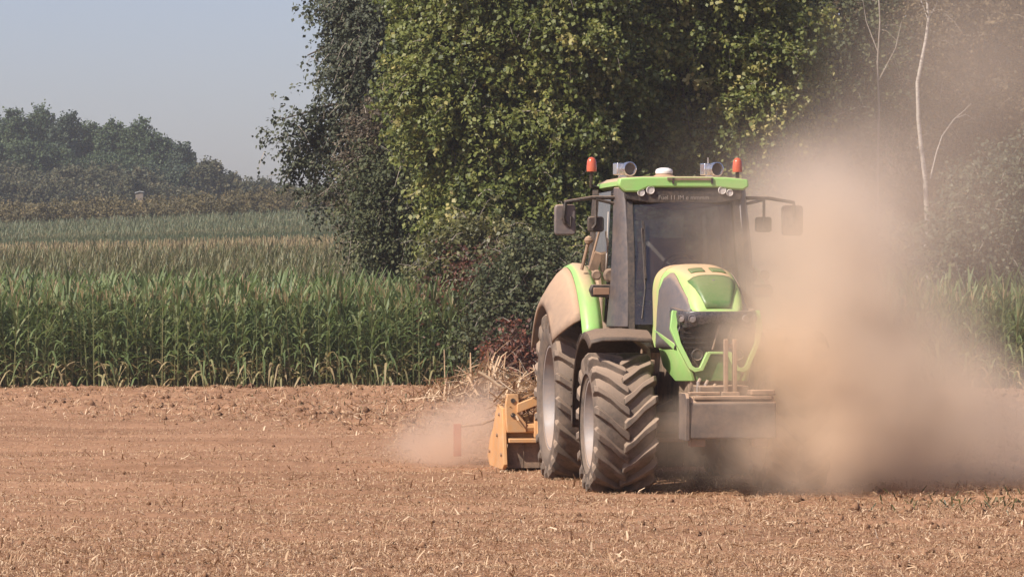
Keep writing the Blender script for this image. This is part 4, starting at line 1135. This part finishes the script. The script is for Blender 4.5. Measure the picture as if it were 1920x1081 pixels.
# mirrors
for s in (-1, 1):
    mb = MB(); mb.tube([(s * .74, 1.5, 3.36), (s * 1.05, 1.5, 3.36), (s * 1.36, 1.52, 3.31), (s * 1.38, 1.53, 3.1)], .022, 8); mb.tube([(s * .74, 1.5, 3.28), (s * 1.0, 1.5, 3.34)], .018, 8); ar = mb.build('mirror_arm', P_black, T)
    big = MB(); big.prism([(x + s * 1.355, z + 3.10) for x, z in [(-.10, -.18), (.10, -.18), (.125, -.155), (.125, .15), (.105, .18), (-.10, .18), (-.125, .155), (-.125, -.155)]], 'y', 1.55, 1.63)
    big.build('mirror', P_grey, ar, bevel=.025)
    br = MB(); br.tube([(s * 1.36, 1.53, 3.28), (s * 1.38, 1.52, 3.12), (s * 1.36, 1.54, 3.06)], .024, 8); br.tube([(s * 1.40, 1.53, 3.12), (s * 1.30, 1.54, 3.02), (s * 1.29, 1.54, 3.14)], .018, 6); br.build('mirror_hinge', P_black, ar)
    sm = MB(); sm.prism([(x + s * 1.0, z + 3.05) for x, z in [(-.07, -.09), (.08, -.09), (.10, -.07), (.10, .07), (.08, .09), (-.07, .09), (-.09, .07), (-.09, -.07)]], 'y', 1.53, 1.61)
    sm.build('mirror', P_black, ar, bevel=.02)
    br = MB(); br.tube([(s * 1.0, 1.5, 3.34), (s * 1.0, 1.51, 3.05), (s * 1.04, 1.52, 3.0)], .018, 6); br.build('mirror_hinge', P_black, ar)
# inside of the cab
mb = MB(); mb.box((.02, 2.35, 2.22), (.55, .5, .14)); mb.loft([[(x, 2.55 + .1 * t, 2.25 + .62 * t) for x in np.linspace(-.26 + .05 * t * t, .30 - .05 * t * t, 7)] for t in np.linspace(0, 1, 6)]); mb.build('seat', P_cloth, T, bevel=.03, solid=.0)
mb = MB(); mb.loft([[(x, 2.50 + .1 * t, 2.3 + .6 * t) for x in np.linspace(-.25 + .06 * t * t, .29 - .06 * t * t, 7)] for t in np.linspace(0, 1, 6)]); mb.build('seat_back', P_cloth, T, solid=.10, bevel=.02)
mb = MB(); mb.tube([(.05, 1.45, 1.85), (.05, 1.6, 2.42)], .07, 10); mb.prism([(-.16, 2.40), (-.12, 2.58), (-.05, 2.64), (.18, 2.64), (.24, 2.58), (.28, 2.40)], 'y', 1.4, 1.52); mb.build('dash_console', P_grey, T, bevel=.02)
mb = MB(); ring = [(.05 + .22 * math.cos(a), 1.72 + .1 * math.sin(a), 2.52 + .18 * math.sin(a)) for a in np.linspace(0, 2 * math.pi, 25)]; mb.tube(ring, .018, 8, caps=False)
for a in (.4, 2.7, 4.7): mb.tube([(.05, 1.70, 2.50), (.05 + .22 * math.cos(a), 1.72 + .1 * math.sin(a), 2.52 + .18 * math.sin(a))], .014, 6)
mb.build('steering_wheel', P_black, T)
mb = MB(); mb.tube([(-.55, .93, 1.95), (-.5, 1.0, 2.3), (-.52, 1.12, 3.0)], .009, 6); mb.box((-.50, 1.08, 2.75), (.02, .03, .7), (R(-15), 0, 0)); mb.build('wiper', P_black, T)
# lettering across the screen header
cu = bpy.data.curves.new('lettering', 'FONT'); cu.body = 'Fuel 11 IM e mmmm'; cu.size = .072; cu.align_x = 'CENTER'; cu.extrude = .001
to = bpy.data.objects.new('tmp_text', cu); COL.objects.link(to); bpy.context.view_layer.update()
tme = bpy.data.meshes.new_from_object(to.evaluated_get(bpy.context.evaluated_depsgraph_get())); bpy.data.objects.remove(to)
lo_ = link('lettering', tme, P_letter, T); lo_['kind'] = 'stuff'; lo_.location = (0, 1.264, 3.335); lo_.rotation_euler = (R(90), 0, 0)

# ------------------------------------------------------------------ implement behind
def loc2w(x, v, z): 
    c, s = math.cos(YAW), math.sin(YAW); return (TX + x * c - v * s, TY + x * s + v * c, tz + z)
IM = empty('mulcher', loc2w(0, 5.2, 0), YAW)
tag(IM, 'yellow-orange mulcher carried behind the tractor, its end plate beside the rear tyre', 'implement')
P_orange = dusty('orange_paint', (.54, .25, .07), .6, 1.25, .7, .35, nscale=6, dcol=(.46, .28, .15))
P_red = simple('red_marker', (.34, .075, .055), .6)
mb = MB(); mb.loft([[(x, y, z) for y, z in ((-.42, .36), (-.40, .55), (-.10, .70), (.40, .68), (.75, .50), (.80, .30))] for x in (-1.62, 1.62)]); mb.build('hood_shell', P_orange, IM, solid=.03, smooth=30)
for s in (-1, 1):
    mb = MB(); mb.prism([(-.62, .10), (-.52, .42), (-.47, .66), (-.42, .80), (.02, .84), (.22, .74), (.42, .56), (.80, .38), (1.05, .14), (.8, .03), (-.45, .03)], 'x', s * 1.64, s * 1.69); ep = mb.build('end_plate', P_orange, IM, bevel=.01)
    mb = MB()
    for (y, z) in ((-.42, .22), (-.2, .72), (.75, .22), (.0, .45)): mb.tube([(s * 1.69, y, z), (s * 1.71, y, z)], .025, 6)
    mb.each('bolt', P_brown, ep)
    mb = MB(); mb.prism([(1.40, .50), (1.40, .62), (1.52, .78), (1.52, .98), (1.64, .98), (1.66, .84), (1.64, .50)] if s > 0 else [(-1.40, .50), (-1.40, .62), (-1.48, .72), (-1.50, .98), (-1.64, .98), (-1.66, .84), (-1.64, .50)], 'y', -.56, -.46); bk = mb.build('bracket', P_orange, IM, bevel=.008)
    mb = MB()
    for z in (.72, .90): mb.tube([(s * 1.57, -.575, z), (s * 1.57, -.555, z)], .03, 10)
    mb.each('bolt', P_black, bk)
    mb = MB(); mb.prism([(s * 1.52, .74), (s * .9, .98), (s * .3, 1.05), (s * .3, 1.17), (s * .9, 1.10), (s * 1.52, .86)], 'y', -.60, -.48); mb.build('frame_beam', P_orange, IM, bevel=.01)
    mb = MB(); mb.box((s * 1.22, -.5, .60), (.16, .14, .34)); mb.box((s * 1.22, -.58, .60), (.10, .04, .26)); mb.build('gear_guard', P_orange, IM, bevel=.02)
    mb = MB(); mb.tube([(s * .3, -.5, 1.1), (s * .3, -1.4, .85)], .05, 8); mb.tube([(0, -.5, 1.35), (0, -1.6, 1.25)], .04, 8); mb.each('lift_arm', P_brown, IM)
    mb = MB(); mb.box((s * 2.02, 1.55, .33), (.10, .03, .42)); mk = mb.build('marker_board', P_red, IM, bevel=.005)
    mb = MB(); mb.tube([(s * 1.6, 1.0, .62), (s * 1.7, 1.5, .54), (s * 2.02, 1.57, .50)], .016, 8); mb.build('marker_bar', P_brown, mk)
mb = MB(); mb.tube([(-1.6, -.48, .56), (1.6, -.48, .56)], .07, 10); mb.build('front_tube', P_orange, IM)
mb = MB(); mb.box((0, -.50, .40), (3.24, .16, .055)); mb.build('front_bar', P_orange, IM, bevel=.01)
for k in range(16):
    mb = MB(); mb.box((-1.52 + k * .203, -.44, .22), (.195, .015, .33), (R(-4), 0, 0)); mb.build('flap', P_dustyblk, IM)
mb = MB(); mb.prism([(-.3, .95), (-.2, 1.5), (.2, 1.5), (.3, .95)], 'y', -.58, -.46); mb.build('headstock', P_orange, IM, bevel=.01)
mb = MB(); mb.tube([(-1.55, .85, .17), (1.55, .85, .17)], .15, 18); mb.build('roller', P_brown, IM)
# chopped stalks lying on top of the machine
n = 900
x = rng.uniform(-1.6, -.2, n); y = rng.uniform(-.5, .6, n); zz = .72 + np.abs(rng.normal(0, .16, n)) + .22 * np.clip((x + 1.6), 0, .8)
c_, s_ = math.cos(YAW), math.sin(YAW)
P = np.stack([x, y, zz], -1)
V, Q, Tt = ribbons(P, rng.uniform(0, 6.28, n), rng.normal(.15, .4, n), rng.uniform(.12, .5, n), rng.uniform(.01, .03, n), np.clip(rng.beta(2, 1.5, n), 0, 1), .15)
o = link('stalk_litter', mesh_np('stalk_litter', V, Q, Tt), M_straw); o.location = IM.location; o.rotation_euler = IM.rotation_euler
tag(o, 'loose dry stalks piled on top of the yellow mulcher', 'stalks', kind='stuff')

# ------------------------------------------------------------------ dust and haze
def dust_mat(name, blobs, nscale, warp, albedo, aniso, lo=.34, hi=.68, floor=.08):
    m = bpy.data.materials.new(name); m.use_nodes = True; nt = m.node_tree
    nt.nodes.remove(nt.nodes['Principled BSDF']); out = nt.nodes['Material Output']
    tc = nt.nodes.new('ShaderNodeTexCoord')
    nz = nt.nodes.new('ShaderNodeTexNoise'); nz.inputs['Scale'].default_value = nscale; nz.inputs['Detail'].default_value = 4.0; nz.inputs['Roughness'].default_value = .64
    nt.links.new(tc.outputs['Object'], nz.inputs['Vector'])
    sb = nt.nodes.new('ShaderNodeVectorMath'); sb.operation = 'SUBTRACT'; nt.links.new(nz.outputs['Color'], sb.inputs[0]); sb.inputs[1].default_value = (.5, .5, .5)
    sc = nt.nodes.new('ShaderNodeVectorMath'); sc.operation = 'SCALE'; nt.links.new(sb.outputs[0], sc.inputs[0]); sc.inputs['Scale'].default_value = warp
    wp = nt.nodes.new('ShaderNodeVectorMath'); wp.operation = 'ADD'; nt.links.new(tc.outputs['Object'], wp.inputs[0]); nt.links.new(sc.outputs[0], wp.inputs[1])
    tot = None
    for (c, r, a) in blobs:
        s1 = nt.nodes.new('ShaderNodeVectorMath'); s1.operation = 'SUBTRACT'; nt.links.new(wp.outputs[0], s1.inputs[0]); s1.inputs[1].default_value = tuple(c)
        s2 = nt.nodes.new('ShaderNodeVectorMath'); s2.operation = 'MULTIPLY'; nt.links.new(s1.outputs[0], s2.inputs[0]); s2.inputs[1].default_value = tuple(1 / q for q in r)
        s3 = nt.nodes.new('ShaderNodeVectorMath'); s3.operation = 'LENGTH'; nt.links.new(s2.outputs[0], s3.inputs[0])
        mr = nt.nodes.new('ShaderNodeMapRange'); mr.interpolation_type = 'SMOOTHSTEP'
        mr.inputs[1].default_value = 1.0; mr.inputs[2].default_value = 0.15; mr.inputs[3].default_value = 0; mr.inputs[4].default_value = a
        nt.links.new(s3.outputs['Value'], mr.inputs[0])
        tot = mr.outputs[0] if tot is None else math_n(nt, 'ADD', tot, mr.outputs[0])
    mm = nt.nodes.new('ShaderNodeMapRange'); mm.inputs[1].default_value = lo; mm.inputs[2].default_value = hi; mm.inputs[3].default_value = floor; mm.inputs[4].default_value = 1.5
    nt.links.new(nz.outputs[0], mm.inputs[0])
    den = math_n(nt, 'MULTIPLY', tot, mm.outputs[0])
    pv = nt.nodes.new('ShaderNodeVolumePrincipled'); pv.inputs['Color'].default_value = (*albedo, 1); pv.inputs['Anisotropy'].default_value = aniso
    pv.inputs['Density'].default_value = 1; nt.links.new(den, pv.inputs['Density'])
    nt.links.new(pv.outputs[0], out.inputs['Volume'])
    return m
def vol_box(name, lo, hi, mat, label):
    mb = MB(); c = [(a + b_) / 2 for a, b_ in zip(lo, hi)]; s = [b_ - a for a, b_ in zip(lo, hi)]
    mb.box(c, s); o = mb.build(name, mat, None, smooth=0); return tag(o, label, 'dust', kind='stuff')
ALB = (.965, .82, .66)
near = [(PX(1590, 725, 46.0), (2.3, 3.6, 1.85), 1.15), (PX(1530, 560, 47.0), (1.8, 2.8, 1.6), .8), (PX(1710, 800, 46.0), (2.2, 3.2, 1.25), 1.0),
        (PX(1540, 420, 49.5), (1.6, 3.6, 1.6), .30), (PX(1510, 870, 43.1), (1.0, .9, .6), 1.4), (PX(1540, 780, 43.9), (1.25, 1.5, 1.3), 1.9), (PX(1490, 610, 44.0), (1.0, 1.3, 1.3), 1.45),
        (PX(1410, 820, 43.2), (1.1, 1.0, .8), .6), (PX(1410, 470, 45.2), (1.15, 1.2, 1.25), .36), (PX(1850, 810, 47.5), (2.0, 3.2, .9), .45), (PX(1430, 640, 43.3), (.95, 1.0, 1.1), .75),
        (PX(1510, 450, 45.8), (1.2, 1.6, 1.4), .5), (PX(1525, 400, 45.0), (.8, .9, .85), .5), (PX(1660, 360, 50.5), (2.2, 3.5, 1.9), .10), (PX(1270, 830, 44.6), (.8, 1.1, .55), .5)]
D_near = dust_mat('driven_dust', near, .75, 1.3, ALB, .25)
D_near.cycles.volume_step_rate = .32
vol_box('dust_cloud', (.9, 41.2, -.35), (10.2, 55.5, 6.4), D_near, 'thick tan dust cloud billowing over one side of the tractor')
small = [(PX(850, 825, 51.3), (.95, 2.0, .66), .95), (PX(905, 765, 52.0), (.5, 1.4, .5), .6), (PX(800, 845, 51.5), (.8, 1.6, .36), .8), (PX(870, 790, 49.6), (.5, .8, .5), .6)]
D_small = dust_mat('implement_dust', small, 1.6, .7, (.90, .72, .56), .25)
D_small.cycles.volume_step_rate = .3
vol_box('dust_puff', (-2.7, 48.6, -.3), (0.3, 54.9, 1.6), D_small, 'small puff of dust rolling out behind the yellow mulcher')
drift = [(PX(1780, 250, 74), (3.6, 11, 4.0), .036), (PX(1590, 400, 68), (2.0, 9, 2.3), .05), (PX(1800, 480, 72), (2.6, 10, 2.0), .03), (PX(1500, 420, 62), (1.8, 6, 1.6), .06), (PX(1400, 330, 72), (2.6, 8, 1.8), .012), (PX(1900, 60, 76), (3.0, 10, 3.0), .03)]
D_drift = dust_mat('drifting_dust', drift, .22, 2.2, ALB, .2, .3, .75, .35)
D_drift.cycles.volume_step_rate = .55
vol_box('drifting_dust', (0.2, 56, -.3), (14.5, 86, 10.5), D_drift, 'thin veil of tan dust drifting up across the trees')
m = bpy.data.materials.new('air_haze'); m.use_nodes = True; nt = m.node_tree; nt.nodes.remove(nt.nodes['Principled BSDF'])
pv = nt.nodes.new('ShaderNodeVolumePrincipled'); pv.inputs['Color'].default_value = (.90, .93, 1.0, 1); pv.inputs['Density'].default_value = .00026; pv.inputs['Anisotropy'].default_value = .2
nt.links.new(pv.outputs[0], nt.nodes['Material Output'].inputs['Volume'])
mb = MB(); mb.box((0, 385, 15), (1160, 980, 36)); h = mb.build('haze', m, None, smooth=0)
tag(h, 'faint summer haze in the air over the fields', 'haze', kind='stuff')
